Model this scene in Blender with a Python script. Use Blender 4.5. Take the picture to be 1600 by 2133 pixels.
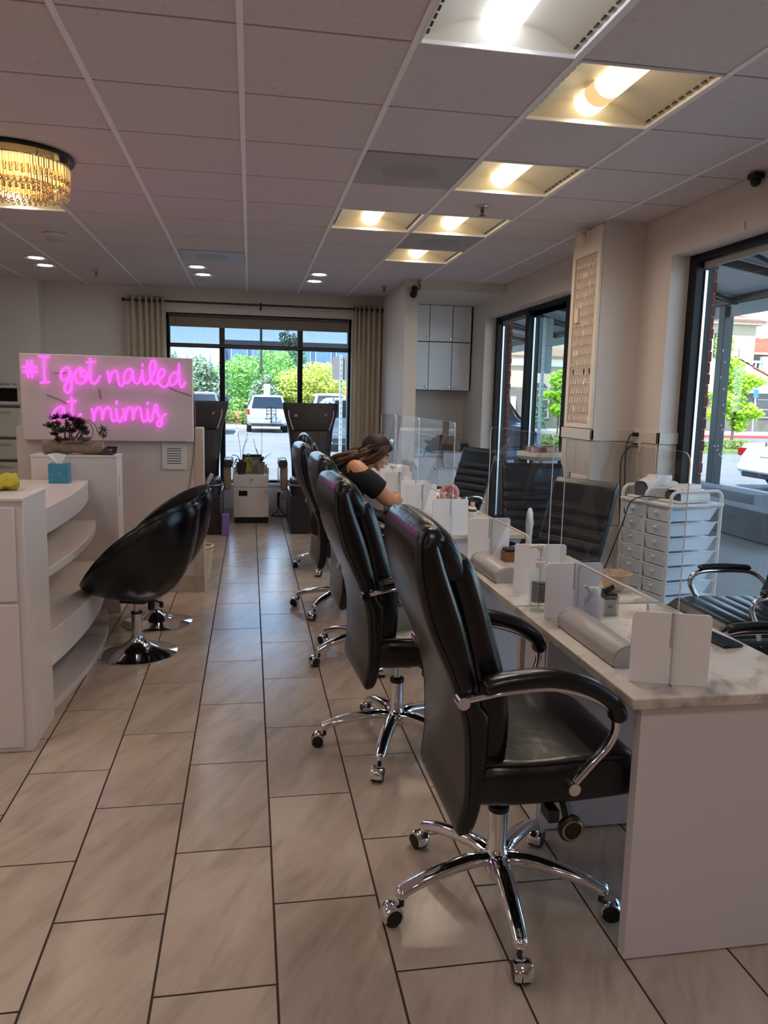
import bpy, bmesh, math, random
from mathutils import Vector, Matrix, noise
for _o in list(bpy.data.objects): bpy.data.objects.remove(_o)
random.seed(7)
SC = bpy.context.scene
COL = SC.collection
PI = math.pi
HC = 2.7147                      # ceiling height
# ---------------------------------------------------------------- camera
CAM_H = 1.4752
cam = bpy.data.cameras.new('camera'); cam_o = bpy.data.objects.new('camera', cam); COL.objects.link(cam_o)
cam.sensor_fit = 'VERTICAL'; cam.sensor_height = 24; cam.lens = 1605.56*24/2133
cam.clip_start = .05; cam.clip_end = 600
_yaw, _pit, _rol = .1737, .1454, .0231
_fw = Vector((math.sin(_yaw)*math.cos(_pit), math.cos(_yaw)*math.cos(_pit), -math.sin(_pit)))
_r = Vector((math.cos(_yaw), -math.sin(_yaw), 0)); _u = _r.cross(_fw)
_r2 = _r*math.cos(_rol)+_u*math.sin(_rol); _u2 = -_r*math.sin(_rol)+_u*math.cos(_rol)
_m = Matrix((( _r2.x,_u2.x,-_fw.x,0),(_r2.y,_u2.y,-_fw.y,0),(_r2.z,_u2.z,-_fw.z,CAM_H),(0,0,0,1)))
cam_o.matrix_world = _m
SC.camera = cam_o
# ---------------------------------------------------------------- sky, sun, exposure
SC.view_settings.view_transform = 'Standard'; SC.view_settings.look = 'None'
SC.view_settings.gamma = 1; SC.view_settings.use_curve_mapping = False
SC.view_settings.exposure = EXPOSURE = 1.35
W = bpy.data.worlds.new('sky'); SC.world = W; W.use_nodes = True
_n = W.node_tree.nodes; _l = W.node_tree.links; _n.clear()
_sky = _n.new('ShaderNodeTexSky'); _sky.sky_type = 'NISHITA'; _sky.sun_disc = False
_sky.sun_elevation = math.radians(52); _sky.sun_rotation = math.radians(215); _sky.altitude = 1600; _sky.dust_density = .25; _sky.ozone_density = 2.5
_geo = _n.new('ShaderNodeTexCoord'); _mp = _n.new('ShaderNodeMapping'); _mp.inputs['Scale'].default_value = (1.6, 1.6, 5)
_nz = _n.new('ShaderNodeTexNoise'); _nz.inputs['Scale'].default_value = 2.1; _nz.inputs['Detail'].default_value = 7
_rp = _n.new('ShaderNodeValToRGB'); _rp.color_ramp.elements[0].position = .53; _rp.color_ramp.elements[1].position = .7
_mx = _n.new('ShaderNodeMixRGB'); _mx.inputs[2].default_value = (9, 9.3, 9.8, 1)
_bg = _n.new('ShaderNodeBackground'); _bg.inputs['Strength'].default_value = SKY = .36
_ou = _n.new('ShaderNodeOutputWorld')
_l.new(_geo.outputs['Generated'], _mp.inputs[0]); _l.new(_mp.outputs[0], _nz.inputs['Vector']); _l.new(_nz.outputs[0], _rp.inputs[0])
_l.new(_rp.outputs[0], _mx.inputs[0]); _l.new(_sky.outputs[0], _mx.inputs[1]); _l.new(_mx.outputs[0], _bg.inputs[0]); _l.new(_bg.outputs[0], _ou.inputs[0])
_s = bpy.data.lights.new('sun', 'SUN'); _s.energy = 5.6; _s.angle = .009; _s.color = (1, .96, .9)
_so = bpy.data.objects.new('sun', _s); COL.objects.link(_so)
# the sun stands behind and to the left of the building
_az, _el = math.radians(215), math.radians(52)
_d = Vector((math.sin(_az)*math.cos(_el), math.cos(_az)*math.cos(_el), math.sin(_el)))
_so.rotation_euler = _d.to_track_quat('Z', 'Y').to_euler(); _so.location = (0, 0, 30)
# ---------------------------------------------------------------- materials
def srgb(r, g=None, b=None):
    if g is None: r, g, b = r
    f = lambda c: (c/255/12.92) if c/255 <= .04045 else ((c/255+.055)/1.055)**2.4
    return (f(r), f(g), f(b), 1)
MATS = {}
def mat(name, col=(200,200,200), rough=.5, metal=0, spec=.5, var=0, vscale=6, bump=0, bscale=80, bdet=3, coat=0, sub=0, sheen=0, alpha=1, emit=None, estr=0, objvar=0):
    """principled material; var mixes a darker tone by noise, bump adds fine relief, objvar varies the tone per object"""
    if name in MATS: return MATS[name]
    m = bpy.data.materials.new(name); m.use_nodes = True; MATS[name] = m
    nt = m.node_tree; n = nt.nodes; l = nt.links; p = n['Principled BSDF']
    c = srgb(col); p.inputs['Base Color'].default_value = c
    p.inputs['Roughness'].default_value = rough; p.inputs['Metallic'].default_value = metal
    p.inputs['Specular IOR Level'].default_value = spec; p.inputs['Coat Weight'].default_value = coat
    if sheen: p.inputs['Sheen Weight'].default_value = sheen
    if sub: p.inputs['Subsurface Weight'].default_value = sub; p.inputs['Subsurface Radius'].default_value = (.01,.004,.002)
    if alpha < 1: p.inputs['Alpha'].default_value = alpha
    if emit: p.inputs['Emission Color'].default_value = srgb(emit); p.inputs['Emission Strength'].default_value = estr
    tc = n.new('ShaderNodeTexCoord')
    src = None
    if var:
        nz = n.new('ShaderNodeTexNoise'); nz.inputs['Scale'].default_value = vscale; nz.inputs['Detail'].default_value = 5
        l.new(tc.outputs['Object'], nz.inputs['Vector'])
        rp = n.new('ShaderNodeMapRange'); rp.inputs[1].default_value = .3; rp.inputs[2].default_value = .7
        rp.inputs[3].default_value = 1-var; rp.inputs[4].default_value = 1+var*.4; l.new(nz.outputs[0], rp.inputs[0])
        mx = n.new('ShaderNodeVectorMath'); mx.operation = 'SCALE'; mx.inputs[0].default_value = c[:3]
        l.new(rp.outputs[0], mx.inputs['Scale']); src = mx.outputs[0]
    if objvar:
        oi = n.new('ShaderNodeObjectInfo'); rp = n.new('ShaderNodeMapRange'); rp.inputs[3].default_value = 1-objvar; rp.inputs[4].default_value = 1+objvar*.5
        l.new(oi.outputs['Random'], rp.inputs[0])
        mx = n.new('ShaderNodeVectorMath'); mx.operation = 'SCALE'; mx.inputs[0].default_value = c[:3]
        if src: l.new(src, mx.inputs[0])
        l.new(rp.outputs[0], mx.inputs['Scale']); src = mx.outputs[0]
    if src: l.new(src, p.inputs['Base Color'])
    if bump:
        nb = n.new('ShaderNodeTexNoise'); nb.inputs['Scale'].default_value = bscale; nb.inputs['Detail'].default_value = bdet
        l.new(tc.outputs['Object'], nb.inputs['Vector'])
        bp = n.new('ShaderNodeBump'); bp.inputs['Strength'].default_value = bump; bp.inputs['Distance'].default_value = .01
        l.new(nb.outputs[0], bp.inputs['Height']); l.new(bp.outputs[0], p.inputs['Normal'])
    return m
def emitter(name, col, st):
    if name in MATS: return MATS[name]
    m = bpy.data.materials.new(name); m.use_nodes = True; MATS[name] = m
    nt = m.node_tree; nt.nodes.clear()
    e = nt.nodes.new('ShaderNodeEmission'); e.inputs[0].default_value = srgb(col); e.inputs[1].default_value = st
    o = nt.nodes.new('ShaderNodeOutputMaterial'); nt.links.new(e.outputs[0], o.inputs[0]); return m
def clear(name, tint=(240,245,245), ior=1.45, haze=0, hcol=(200,200,205), rough=0, top=.9):
    """thin clear sheet: light passes straight through, the surface reflects by Fresnel; haze adds a milky diffuse share"""
    if name in MATS: return MATS[name]
    m = bpy.data.materials.new(name); m.use_nodes = True; MATS[name] = m
    nt = m.node_tree; n = nt.nodes; l = nt.links; n.clear()
    t = n.new('ShaderNodeBsdfTransparent'); t.inputs[0].default_value = srgb(tint)
    g = n.new('ShaderNodeBsdfGlossy'); g.inputs['Roughness'].default_value = rough
    lw = n.new('ShaderNodeLayerWeight'); pw = n.new('ShaderNodeMath'); pw.operation = 'POWER'; pw.inputs[1].default_value = 5; l.new(lw.outputs['Facing'], pw.inputs[0])
    f0 = ((ior-1)/(ior+1))**2; fr = n.new('ShaderNodeMapRange'); fr.inputs[3].default_value = f0; fr.inputs[4].default_value = top if ior > 1.1 else .1; l.new(pw.outputs[0], fr.inputs[0])
    x = n.new('ShaderNodeMixShader'); l.new(fr.outputs[0], x.inputs[0]); l.new(t.outputs[0], x.inputs[1]); l.new(g.outputs[0], x.inputs[2])
    out = x.outputs[0]
    if haze:
        d = n.new('ShaderNodeBsdfDiffuse'); d.inputs[0].default_value = srgb(hcol)
        y = n.new('ShaderNodeMixShader'); y.inputs[0].default_value = haze; l.new(out, y.inputs[1]); l.new(d.outputs[0], y.inputs[2]); out = y.outputs[0]
    o = n.new('ShaderNodeOutputMaterial'); l.new(out, o.inputs[0]); return m
def veined(name, base, vein, rough, scale=(1.2,5,1), rot=.9, amt=.5, objrand=True, base2=None, vw=.5, axis=(0,0,1)):
    """stone or porcelain: soft streaks run one way, each object takes its own piece of the pattern"""
    if name in MATS: return MATS[name]
    m = bpy.data.materials.new(name); m.use_nodes = True; MATS[name] = m
    nt = m.node_tree; n = nt.nodes; l = nt.links; p = n['Principled BSDF']; p.inputs['Roughness'].default_value = rough
    tc = n.new('ShaderNodeTexCoord'); oi = n.new('ShaderNodeObjectInfo')
    ad = n.new('ShaderNodeVectorMath'); ad.operation = 'MULTIPLY_ADD'; ad.inputs[1].default_value = (1,1,1)
    sc = n.new('ShaderNodeVectorMath'); sc.operation = 'SCALE'; sc.inputs[0].default_value = (37,53,11) if objrand else (0,0,0)
    l.new(oi.outputs['Random'], sc.inputs['Scale']); l.new(tc.outputs['Object'], ad.inputs[0]); l.new(sc.outputs[0], ad.inputs[2])
    vr = n.new('ShaderNodeVectorRotate'); vr.rotation_type = 'AXIS_ANGLE'; vr.inputs['Axis'].default_value = axis; vr.inputs['Angle'].default_value = rot; l.new(ad.outputs[0], vr.inputs['Vector'])
    mp = n.new('ShaderNodeMapping'); mp.inputs['Scale'].default_value = scale; l.new(vr.outputs[0], mp.inputs[0])
    n1 = n.new('ShaderNodeTexNoise'); n1.inputs['Scale'].default_value = 1.6; n1.inputs['Detail'].default_value = 8; n1.inputs['Roughness'].default_value = .62; n1.inputs['Distortion'].default_value = .7
    n2 = n.new('ShaderNodeTexNoise'); n2.inputs['Scale'].default_value = 5; n2.inputs['Detail'].default_value = 4; n2.inputs['Distortion'].default_value = .4
    l.new(mp.outputs[0], n1.inputs['Vector']); l.new(mp.outputs[0], n2.inputs['Vector'])
    r1 = n.new('ShaderNodeMapRange'); r1.inputs[1].default_value = .36; r1.inputs[2].default_value = .64; l.new(n1.outputs[0], r1.inputs[0])
    r2 = n.new('ShaderNodeMapRange'); r2.inputs[1].default_value = .5; r2.inputs[2].default_value = .5+.25*vw; r2.inputs[4].default_value = amt; l.new(n2.outputs[0], r2.inputs[0])
    mx = n.new('ShaderNodeMixRGB'); mx.inputs[1].default_value = srgb(base); mx.inputs[2].default_value = srgb(base2 or base); l.new(r1.outputs[0], mx.inputs[0])
    m2 = n.new('ShaderNodeMixRGB'); m2.inputs[2].default_value = srgb(vein); l.new(r2.outputs[0], m2.inputs[0]); l.new(mx.outputs[0], m2.inputs[1])
    sv = n.new('ShaderNodeMapRange'); sv.inputs[3].default_value = .93; sv.inputs[4].default_value = 1.05; l.new(oi.outputs['Random'], sv.inputs[0])
    ml = n.new('ShaderNodeVectorMath'); ml.operation = 'SCALE'; l.new(m2.outputs[0], ml.inputs[0]); l.new(sv.outputs[0], ml.inputs['Scale'])
    l.new(ml.outputs[0], p.inputs['Base Color'])
    return m
# ---------------------------------------------------------------- mesh building
class MB:
    def __init__(s): s.v = []; s.f = []
    def add(s, v, f):
        k = len(s.v); s.v += [tuple(a) for a in v]; s.f += [tuple(i+k for i in q) for q in f]; return s
    def box(s, x0, x1, y0, y1, z0, z1):
        return s.add([(x0,y0,z0),(x1,y0,z0),(x1,y1,z0),(x0,y1,z0),(x0,y0,z1),(x1,y0,z1),(x1,y1,z1),(x0,y1,z1)],
                     [(3,2,1,0),(4,5,6,7),(0,1,5,4),(1,2,6,5),(2,3,7,6),(3,0,4,7)])
    def obox(s, c, size, rot=None):
        R = rot or Matrix.Identity(3); c = Vector(c); h = [a/2 for a in size]
        v = [c + R @ Vector((a*h[0], b*h[1], d*h[2])) for d in (-1,1) for a,b in ((-1,-1),(1,-1),(1,1),(-1,1))]
        return s.add(v, [(3,2,1,0),(4,5,6,7),(0,1,5,4),(1,2,6,5),(2,3,7,6),(3,0,4,7)])
    def bar(s, p0, p1, w, h, up=(0,0,1)):
        p0, p1 = Vector(p0), Vector(p1); d = (p1-p0); L = d.length; d.normalize(); u = Vector(up)
        sd = d.cross(u)
        if sd.length < 1e-4: sd = d.cross(Vector((1,0,0)))
        sd.normalize(); u = sd.cross(d)
        R = Matrix((d, sd, u)).transposed(); return s.obox((p0+p1)/2, (L, w, h), R)
    def rings(s, rings, closed=True, cap0=True, cap1=True):
        """loft through rings of equal vertex count"""
        k = len(s.v); n = len(rings[0]); m = len(rings)
        for r in rings: s.v += [tuple(a) for a in r]
        for i in range(m-1):
            for j in range(n if closed else n-1):
                a = k+i*n+j; b = k+i*n+(j+1) % n
                s.f.append((a, b, b+n, a+n))
        if cap0 and closed: s.f.append(tuple(k+j for j in reversed(range(n))))
        if cap1 and closed: s.f.append(tuple(k+(m-1)*n+j for j in range(n)))
        return s
    def grid(s, fn, nu, nv, wrap=False):
        k = len(s.v)
        for i in range(nu+1):
            for j in range(nv if wrap else nv+1): s.v.append(tuple(fn(i/nu, j/nv)))
        w = nv if wrap else nv+1
        for i in range(nu):
            for j in range(nv):
                a = k+i*w+j; b = k+i*w+(j+1) % w; s.f.append((a, b, b+w, a+w))
        return s
    def tube(s, pts, r, n=8, closed=False, flat=1.0, up=None):
        pts = [Vector(a) for a in pts]; m = len(pts); rs = r if isinstance(r, (list, tuple)) else [r]*m
        rings = []; nrm = None
        for i in range(m):
            a = pts[(i-1) % m] if (closed or i > 0) else pts[0]; b = pts[(i+1) % m] if (closed or i < m-1) else pts[-1]
            t = (b-a); t = t.normalized() if t.length > 1e-9 else Vector((0,0,1))
            if nrm is None:
                nrm = Vector(up) if up else (Vector((0,0,1)) if abs(t.z) < .9 else Vector((1,0,0)))
            nrm = nrm - t*nrm.dot(t)
            if nrm.length < 1e-6: nrm = t.orthogonal()
            nrm.normalize(); bn = t.cross(nrm)
            rings.append([pts[i] + (nrm*math.cos(2*PI*j/n)*flat + bn*math.sin(2*PI*j/n))*rs[i] for j in range(n)])
        if closed: rings.append(rings[0]); return s.rings(rings, cap0=False, cap1=False)
        return s.rings(rings)
    def cyl(s, p0, p1, r0, r1=None, n=16): return s.tube([p0, p1], [r0, r0 if r1 is None else r1], n)
    def lathe(s, prof, c=(0,0,0), n=24, ax='z', cap=True, sx=1, sy=1):
        rings = []
        for r, z in prof:
            q = []
            for j in range(n):
                a = 2*PI*j/n; x, y = max(r, 1e-5)*math.cos(a)*sx, max(r, 1e-5)*math.sin(a)*sy
                q.append((c[0]+x, c[1]+y, c[2]+z) if ax == 'z' else ((c[0]+x, c[1]-z, c[2]+y) if ax == 'y' else (c[0]+z, c[1]+x, c[2]+y)))
            rings.append(q)
        return s.rings(rings, cap0=cap, cap1=cap)
    def ball(s, c, r, n=12, m=8):
        r = r if isinstance(r, (list, tuple)) else (r, r, r); R = []
        for i in range(m+1):
            t = PI*i/m; t = min(max(t, .02), PI-.02)
            R.append([(c[0]+r[0]*math.sin(t)*math.cos(2*PI*j/n), c[1]+r[1]*math.sin(t)*math.sin(2*PI*j/n), c[2]-r[2]*math.cos(t)) for j in range(n)])
        return s.rings(R)
    def prism(s, poly, a0, a1, ax='z'):
        mk = (lambda p, a: (p[0], p[1], a)) if ax == 'z' else ((lambda p, a: (p[0], a, p[1])) if ax == 'y' else (lambda p, a: (a, p[0], p[1])))
        return s.rings([[mk(p, a0) for p in poly], [mk(p, a1) for p in poly]])
    def build(s, name, m, parent=None, loc=None, bev=0, seg=2, smooth=40, rot=None, kind=None, sub=0, label=None):
        me = bpy.data.meshes.new(name); me.from_pydata(s.v, [], s.f); me.validate()
        bm = bmesh.new(); bm.from_mesh(me); bmesh.ops.recalc_face_normals(bm, faces=bm.faces); bm.to_mesh(me); bm.free()
        me.materials.append(m)
        if smooth:
            me.polygons.foreach_set('use_smooth', [True]*len(me.polygons)); me.set_sharp_from_angle(angle=math.radians(smooth))
        o = bpy.data.objects.new(name, me); COL.objects.link(o)
        if parent is not None: o.parent = parent
        if loc: o.location = loc
        if rot: o.rotation_euler = rot
        if bev:
            b = o.modifiers.new('bevel', 'BEVEL'); b.width = bev; b.segments = seg; b.limit_method = 'ANGLE'; b.angle_limit = math.radians(40)
        if sub: d = o.modifiers.new('subsurf', 'SUBSURF'); d.levels = sub; d.render_levels = sub
        if kind: o['kind'] = kind
        if label: o['label'] = label
        return o
def BX(*a): return MB().box(*a)
def thing(name, label, cat, loc=(0,0,0), rz=0, group=None):
    o = bpy.data.objects.new(name, None); COL.objects.link(o); o.location = loc; o.rotation_euler = (0,0,rz); o.empty_display_size = .1
    return tag(o, label, cat, group)
def tag(o, label, cat, group=None):
    o['label'] = label; o['category'] = cat
    if group: o['group'] = group
    return o
def struct(o): o['kind'] = 'structure'; return o
def dup(root, loc, rz=None, label=None, group=None):
    def cp(o, par):
        c = o.copy(); COL.objects.link(c)
        if par is not None: c.parent = par; c.matrix_parent_inverse = o.matrix_parent_inverse
        for ch in o.children: cp(ch, c)
        return c
    kids = list(root.children)
    c = root.copy(); COL.objects.link(c)
    for ch in kids: cp(ch, c)
    c.location = loc
    if rz is not None: c.rotation_euler = (0,0,rz)
    if label: c['label'] = label
    if group: c['group'] = group
    return c
def share(o, parent, loc, rz=0, name=None):
    """another piece from the same mesh data"""
    c = o.copy(); COL.objects.link(c); c.parent = parent; c.location = loc; c.rotation_euler = (0,0,rz)
    return c
def arc(c, r, a0, a1, n, f): return [f(c[0]+r*math.cos(a0+(a1-a0)*i/n), c[1]+r*math.sin(a0+(a1-a0)*i/n)) for i in range(n+1)]
def rrect(w, h, r, n=4, cx=0, cy=0):
    q = []
    for k, (sx, sy) in enumerate(((1,1),(-1,1),(-1,-1),(1,-1))):
        for i in range(n+1):
            a = k*PI/2 + PI/2*i/n; q.append((cx+sx*(w/2-r)+r*math.cos(a), cy+sy*(h/2-r)+r*math.sin(a)))
    return q
def smooth_path(pts, k=6):
    """Catmull-Rom through the points"""
    P = [Vector(a) for a in pts]; out = []
    for i in range(len(P)-1):
        p0 = P[i-1] if i else P[0]*2-P[1]; p1 = P[i]; p2 = P[i+1]; p3 = P[i+2] if i+2 < len(P) else P[-1]*2-P[-2]
        for j in range(k):
            t = j/k; out.append(.5*((2*p1)+(p2-p0)*t+(2*p0-5*p1+4*p2-p3)*t*t+(3*p1-p0-3*p2+p3)*t**3))
    out.append(P[-1]); return out
def text(name, s, size, m, parent, loc, rot, depth=.0006, align='CENTER'):
    c = bpy.data.curves.new(name, 'FONT'); c.body = s; c.size = size; c.align_x = align; c.align_y = 'CENTER'; c.extrude = depth; c.resolution_u = 3
    o = bpy.data.objects.new(name, c); COL.objects.link(o); bpy.context.view_layer.update()
    me = bpy.data.meshes.new_from_object(o.evaluated_get(bpy.context.evaluated_depsgraph_get())); me.materials.clear(); me.materials.append(m)
    bpy.data.objects.remove(o); q = bpy.data.objects.new(name, me); COL.objects.link(q); q.parent = parent; q.location = loc; q.rotation_euler = rot
    return q
# ---------------------------------------------------------------- surfaces
PAINT = mat('wall_paint', (216,204,197), .75, var=.05, vscale=1.5, bump=.05, bscale=160)
CEILM = mat('ceiling_board', (222,210,213), .9, var=.04, vscale=40, bump=.35, bscale=90)
def speckle(m):
    nt = m.node_tree; n = nt.nodes; l = nt.links; p = n['Principled BSDF']; tc = n.new('ShaderNodeTexCoord'); oi = n.new('ShaderNodeObjectInfo')
    sc = n.new('ShaderNodeVectorMath'); sc.operation = 'SCALE'; sc.inputs[0].default_value = (17,29,5); l.new(oi.outputs['Random'], sc.inputs['Scale'])
    ad = n.new('ShaderNodeVectorMath'); l.new(tc.outputs['Object'], ad.inputs[0]); l.new(sc.outputs[0], ad.inputs[1])
    nz = n.new('ShaderNodeTexNoise'); nz.inputs['Scale'].default_value = 75; nz.inputs['Detail'].default_value = 2; nz.inputs['Distortion'].default_value = 1.6; l.new(ad.outputs[0], nz.inputs['Vector'])
    mr = n.new('ShaderNodeMapRange'); mr.inputs[1].default_value = .66; mr.inputs[2].default_value = .74; mr.inputs[3].default_value = 1; mr.inputs[4].default_value = .52; l.new(nz.outputs[0], mr.inputs[0])
    ml = n.new('ShaderNodeVectorMath'); ml.operation = 'SCALE'; old = p.inputs['Base Color'].links[0].from_socket; l.new(old, ml.inputs[0]); l.new(mr.outputs[0], ml.inputs['Scale']); l.new(ml.outputs[0], p.inputs['Base Color'])
speckle(CEILM)
TBAR = mat('ceiling_bar', (250,246,248), .5); XBAR = mat('shaded_cross_bar', (150,138,140), .7)  # cross bars coloured darker for the shade in the gaps between tiles
TILE = veined('floor_porcelain', (198,180,163), (140,122,108), .24, scale=(3.2,.75,1), rot=.5, amt=.4, base2=(178,158,142), vw=.9)
GROUT = mat('grout', (74,58,52), .9)
WTILE = veined('wall_porcelain', (202,188,174), (160,146,136), .3, scale=(4,4,.6), rot=.3, axis=(1,.5,0), amt=.35, base2=(186,172,160), vw=.9)
WHITE = mat('white_laminate', (226,216,212), .34)
WHITEP = mat('white_plastic', (226,223,220), .38)
WMETAL = mat('white_metal', (228,224,222), .35)
BLACKF = mat('dark_anodised_frame', (15,15,22), .5, spec=.3)
STEELC = mat('brushed_aluminium', (205,208,214), .32, 1)
CHROME = mat('chrome', (226,226,230), .07, 1)
BLACKP = mat('black_plastic', (18,17,18), .45)
DARKG = mat('dark_grey', (60,58,60), .5)
GLASSW = clear('window_glass', (236,243,243))
ACRYL = clear('clear_acrylic', (240,243,245), 1.49, .03, (180,185,195), top=.4)
ACRYLE = mat('acrylic_edge', (232,232,236), .25)
LEATH = mat('black_leather', (11,9,10), .27, spec=.5, bump=.12, bscale=26, bdet=4)
# ---------------------------------------------------------------- floor
FX0, FPX, FPY = .0652, .3068, .6155
floor = struct(BX(-4.3,2.95,-6.1,9.9,-.12,-.004).build('floor', GROUT))
_t = BX(-.1504,.1504,-.3047,.3047,-.0035,0).build('tile', TILE, floor, bev=.0012, seg=1)
_first = True; _rest = MB()
for k in range(-14, 9):
    xc = FX0+FPX*(k+.5)
    if xc > 2.7: continue
    oy = (1.7774 if k % 2 else 2.095)
    for i in range(-14, 14):
        y0 = oy+FPY*i; y1 = y0+FPY
        if y0 > 9.6: continue
        yc = (y0+y1)/2
        if -5 <= k and y1 > 1.0:
            if y1 > 9.68: y1 = 9.68
            if _first: o = _t; _first = False
            else: o = share(_t, floor, (0,0,0))
            o.location = (xc, (y0+y1)/2, 0)
            if y1-y0 < FPY-.01: o.scale.y = (y1-y0)/FPY
            if xc > 2.6: o.scale.x = (2.7-xc+.15)/.302; o.location.x = (xc-.1504+2.7)/2
        else: _rest.box(xc-.1504, xc+.1504, max(y0+.003,-6.0), min(y1-.003,9.68), -.0035, 0)
_rest.build('tile_field', TILE, floor, smooth=0, kind='stuff')
# ---------------------------------------------------------------- ceiling
ceiling = struct(BX(-4.3,2.95,-6.1,9.9,HC+.22,HC+.4).build('ceiling', CEILM))
CX0, CPX, CY0, CPY = -.6364, .6058, 2.863, .6096
TROF = {(3,0):'w',(2,-1):'c',(3,2):'w',(2,4):'w',(3,4):'w',(3,6):'w',(-2,4):'w',(2,-5):'c',(-2,-1):'c',(-4,2):'w',(-2,-5):'c',(2,-9):'c',(-2,-9):'c',(0,-13):'c',(-4,-5):'c',(-4,-1):'c'}  # cells outside the view hold unseen lights added to brighten the room
VENT = {(2,2),(3,5),(0,7)}
_bars = MB(); _xb = MB()
for k in range(-6, 7):
    x = CX0+CPX*k
    if x < 2.7: _bars.box(x-.012, x+.012, -6.0, 9.68, HC, HC+.03)
for i in range(-15, 13):
    y = CY0+CPY*i
    if -6 < y < 9.68: _xb.box(-4.2, 2.7, y-.007, y+.007, HC+.006, HC+.03)
_bars.build('grid_bar', TBAR, ceiling, smooth=0); _xb.build('shaded_cross_bar', XBAR, ceiling, smooth=0)
_ct = MB().rings([[(a*(CPX/2-.013), b*(CPY/2-.008), 0) for a,b in ((-1,-1),(1,-1),(1,1),(-1,1))],
                  [(a*(CPX/2-.006), b*(CPY/2-.005), .006) for a,b in ((-1,-1),(1,-1),(1,1),(-1,1))],
                  [(a*(CPX/2-.004), b*(CPY/2-.004), .02) for a,b in ((-1,-1),(1,-1),(1,1),(-1,1))]]).build('tile', CEILM, ceiling, smooth=0)
_first = True
for k in range(-6, 6):
    for i in range(-15, 12):
        if (k,i) in TROF or (k,i) in VENT: continue
        xa, xb = max(CX0+CPX*k, -4.2), min(CX0+CPX*(k+1), 2.7); ya, yb = max(CY0+CPY*i, -6.0), min(CY0+CPY*(i+1), 9.68)
        if xb-xa < .05 or yb-ya < .05: continue
        if _first: o = _ct; _first = False
        else: o = share(_ct, ceiling, (0,0,0))
        o.location = ((xa+xb)/2, (ya+yb)/2, HC+.004); o.scale = ((xb-xa)/CPX, (yb-ya)/CPY, 1)
# ---------------------------------------------------------------- recessed lights
REFL = mat('troffer_basin', (214,208,192), .5)
LENS = {'w': emitter('warm_lens', (255,226,176), 1.5), 'c': emitter('cool_lens', (238,242,255), 1.9)}
LENSD = emitter('dim_warm_lens', (255,208,146), .42)
def troffer(k, i, kind):
    xc, yc = CX0+CPX*(k+.5), CY0+CPY*(i+.5); hw = CPX/2-.014; hd = CPY/2-.01
    lb = {(3,0):'ceiling light with a dim gap in its warm lamp, near pillar side',(2,-1):'cool white ceiling light at the top edge, the only bluish one',
          (3,2):'warm ceiling light just behind the one with the dim gap',(2,4):'warm ceiling light beside another, farther from the window wall',
          (3,4):'warm ceiling light beside another, nearer the window wall',(3,6):'warm ceiling light farthest along, beyond a grey vent',
          (-2,4):'warm ceiling light behind the crystal chandelier'}.get((k,i)) or 'added unseen %s ceiling light to brighten the room, %s column, %s row' % ('cool white' if kind == 'c' else 'warm', {2:'right',-2:'left',-4:'far left',0:'middle'}[k], {-1:'first',2:'chandelier',-5:'second',-9:'third',-13:'fourth'}[i])
    t = thing('ceiling_light', lb, 'ceiling light', (xc, yc, HC), 0, 'recessed square ceiling lights')
    b = MB(); N = 10                                            # two coves rise from the long edges to the lamp
    for s in (-1, 1):
        b.grid(lambda u, v: (s*(hw-(hw-.06)*u), -hd+2*hd*v, .012+.085*math.sin(u*PI/2)), N, 1)
    b.box(-hw,-hw+.003,-hd,hd,0,.02).box(hw-.003,hw,-hd,hd,0,.02)
    for s in (-1, 1):                                           # end walls follow the coves
        q = [(a*(hw-(hw-.06)*u), .012+.085*math.sin(u*PI/2)) for a, us in ((-1,[j/N for j in range(N+1)]),(1,[1-j/N for j in range(N+1)])) for u in us]
        b.prism([(-hw,0)]+[(x,max(z,.0)) for x, z in q]+[(hw,0)], s*hd-.002, s*hd+.002, 'y')
    b.box(-hw-.004,hw+.004,-hd,hd,.11,.114)
    b.build('basin', REFL, t, smooth=30)
    sl = MB()
    for s in (-1, 1):
        for j in range(10):
            y = -hd+.05+(2*hd-.1)*j/9; sl.box(s*(hw-.018)-.004, s*(hw-.018)+.004, y-.015, y+.015, .0145, .0195)
    sl.build('slots', BLACKP, t, smooth=0, kind='stuff')
    fr = MB()
    for s in (-1, 1): fr.box(s*hw-.004, s*hw+.004, -hd, hd, -.002, .012); fr.box(-hw, hw, s*hd-.004, s*hd+.004, -.002, .012)
    fr.build('frame', TBAR, t, smooth=0)
    def lens(y0, y1, m, nm):
        r = .068
        prof = [[(r*math.cos(a), y, .09-.062*math.sin(a)) for a in [PI*j/12 for j in range(13)]] for y in (y0, y1)]
        MB().rings(prof).build(nm, m, t, smooth=60)
    if (k,i) == (3,0):
        lens(hd-.12, hd-.01, LENS[kind], 'lamp_end'); lens(hd-.22, hd-.12, LENSD, 'lamp_gap'); lens(-hd+.01, hd-.22, LENS[kind], 'lamp_lens')
    else: lens(-hd+.01, hd-.01, LENS[kind], 'lamp_lens')
    al = bpy.data.lights.new('lamp_light', 'AREA'); al.shape = 'RECTANGLE'; al.size = .12; al.size_y = 2*hd-.06; al.energy = 2.4 if kind == 'w' else 2.5; al.spread = math.radians(165)
    al.color = (1,.86,.70) if kind == 'w' else (1,.90,.82)
    ao = bpy.data.objects.new('lamp_light', al); COL.objects.link(ao); ao.parent = t; ao.location = (0,0,.024)
for (k,i), kd in TROF.items(): troffer(k, i, kd)
VENTM = mat('grey_vent_steel', (186,176,180), .45, .3, var=.08, vscale=4, bump=.25, bscale=420)
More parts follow.
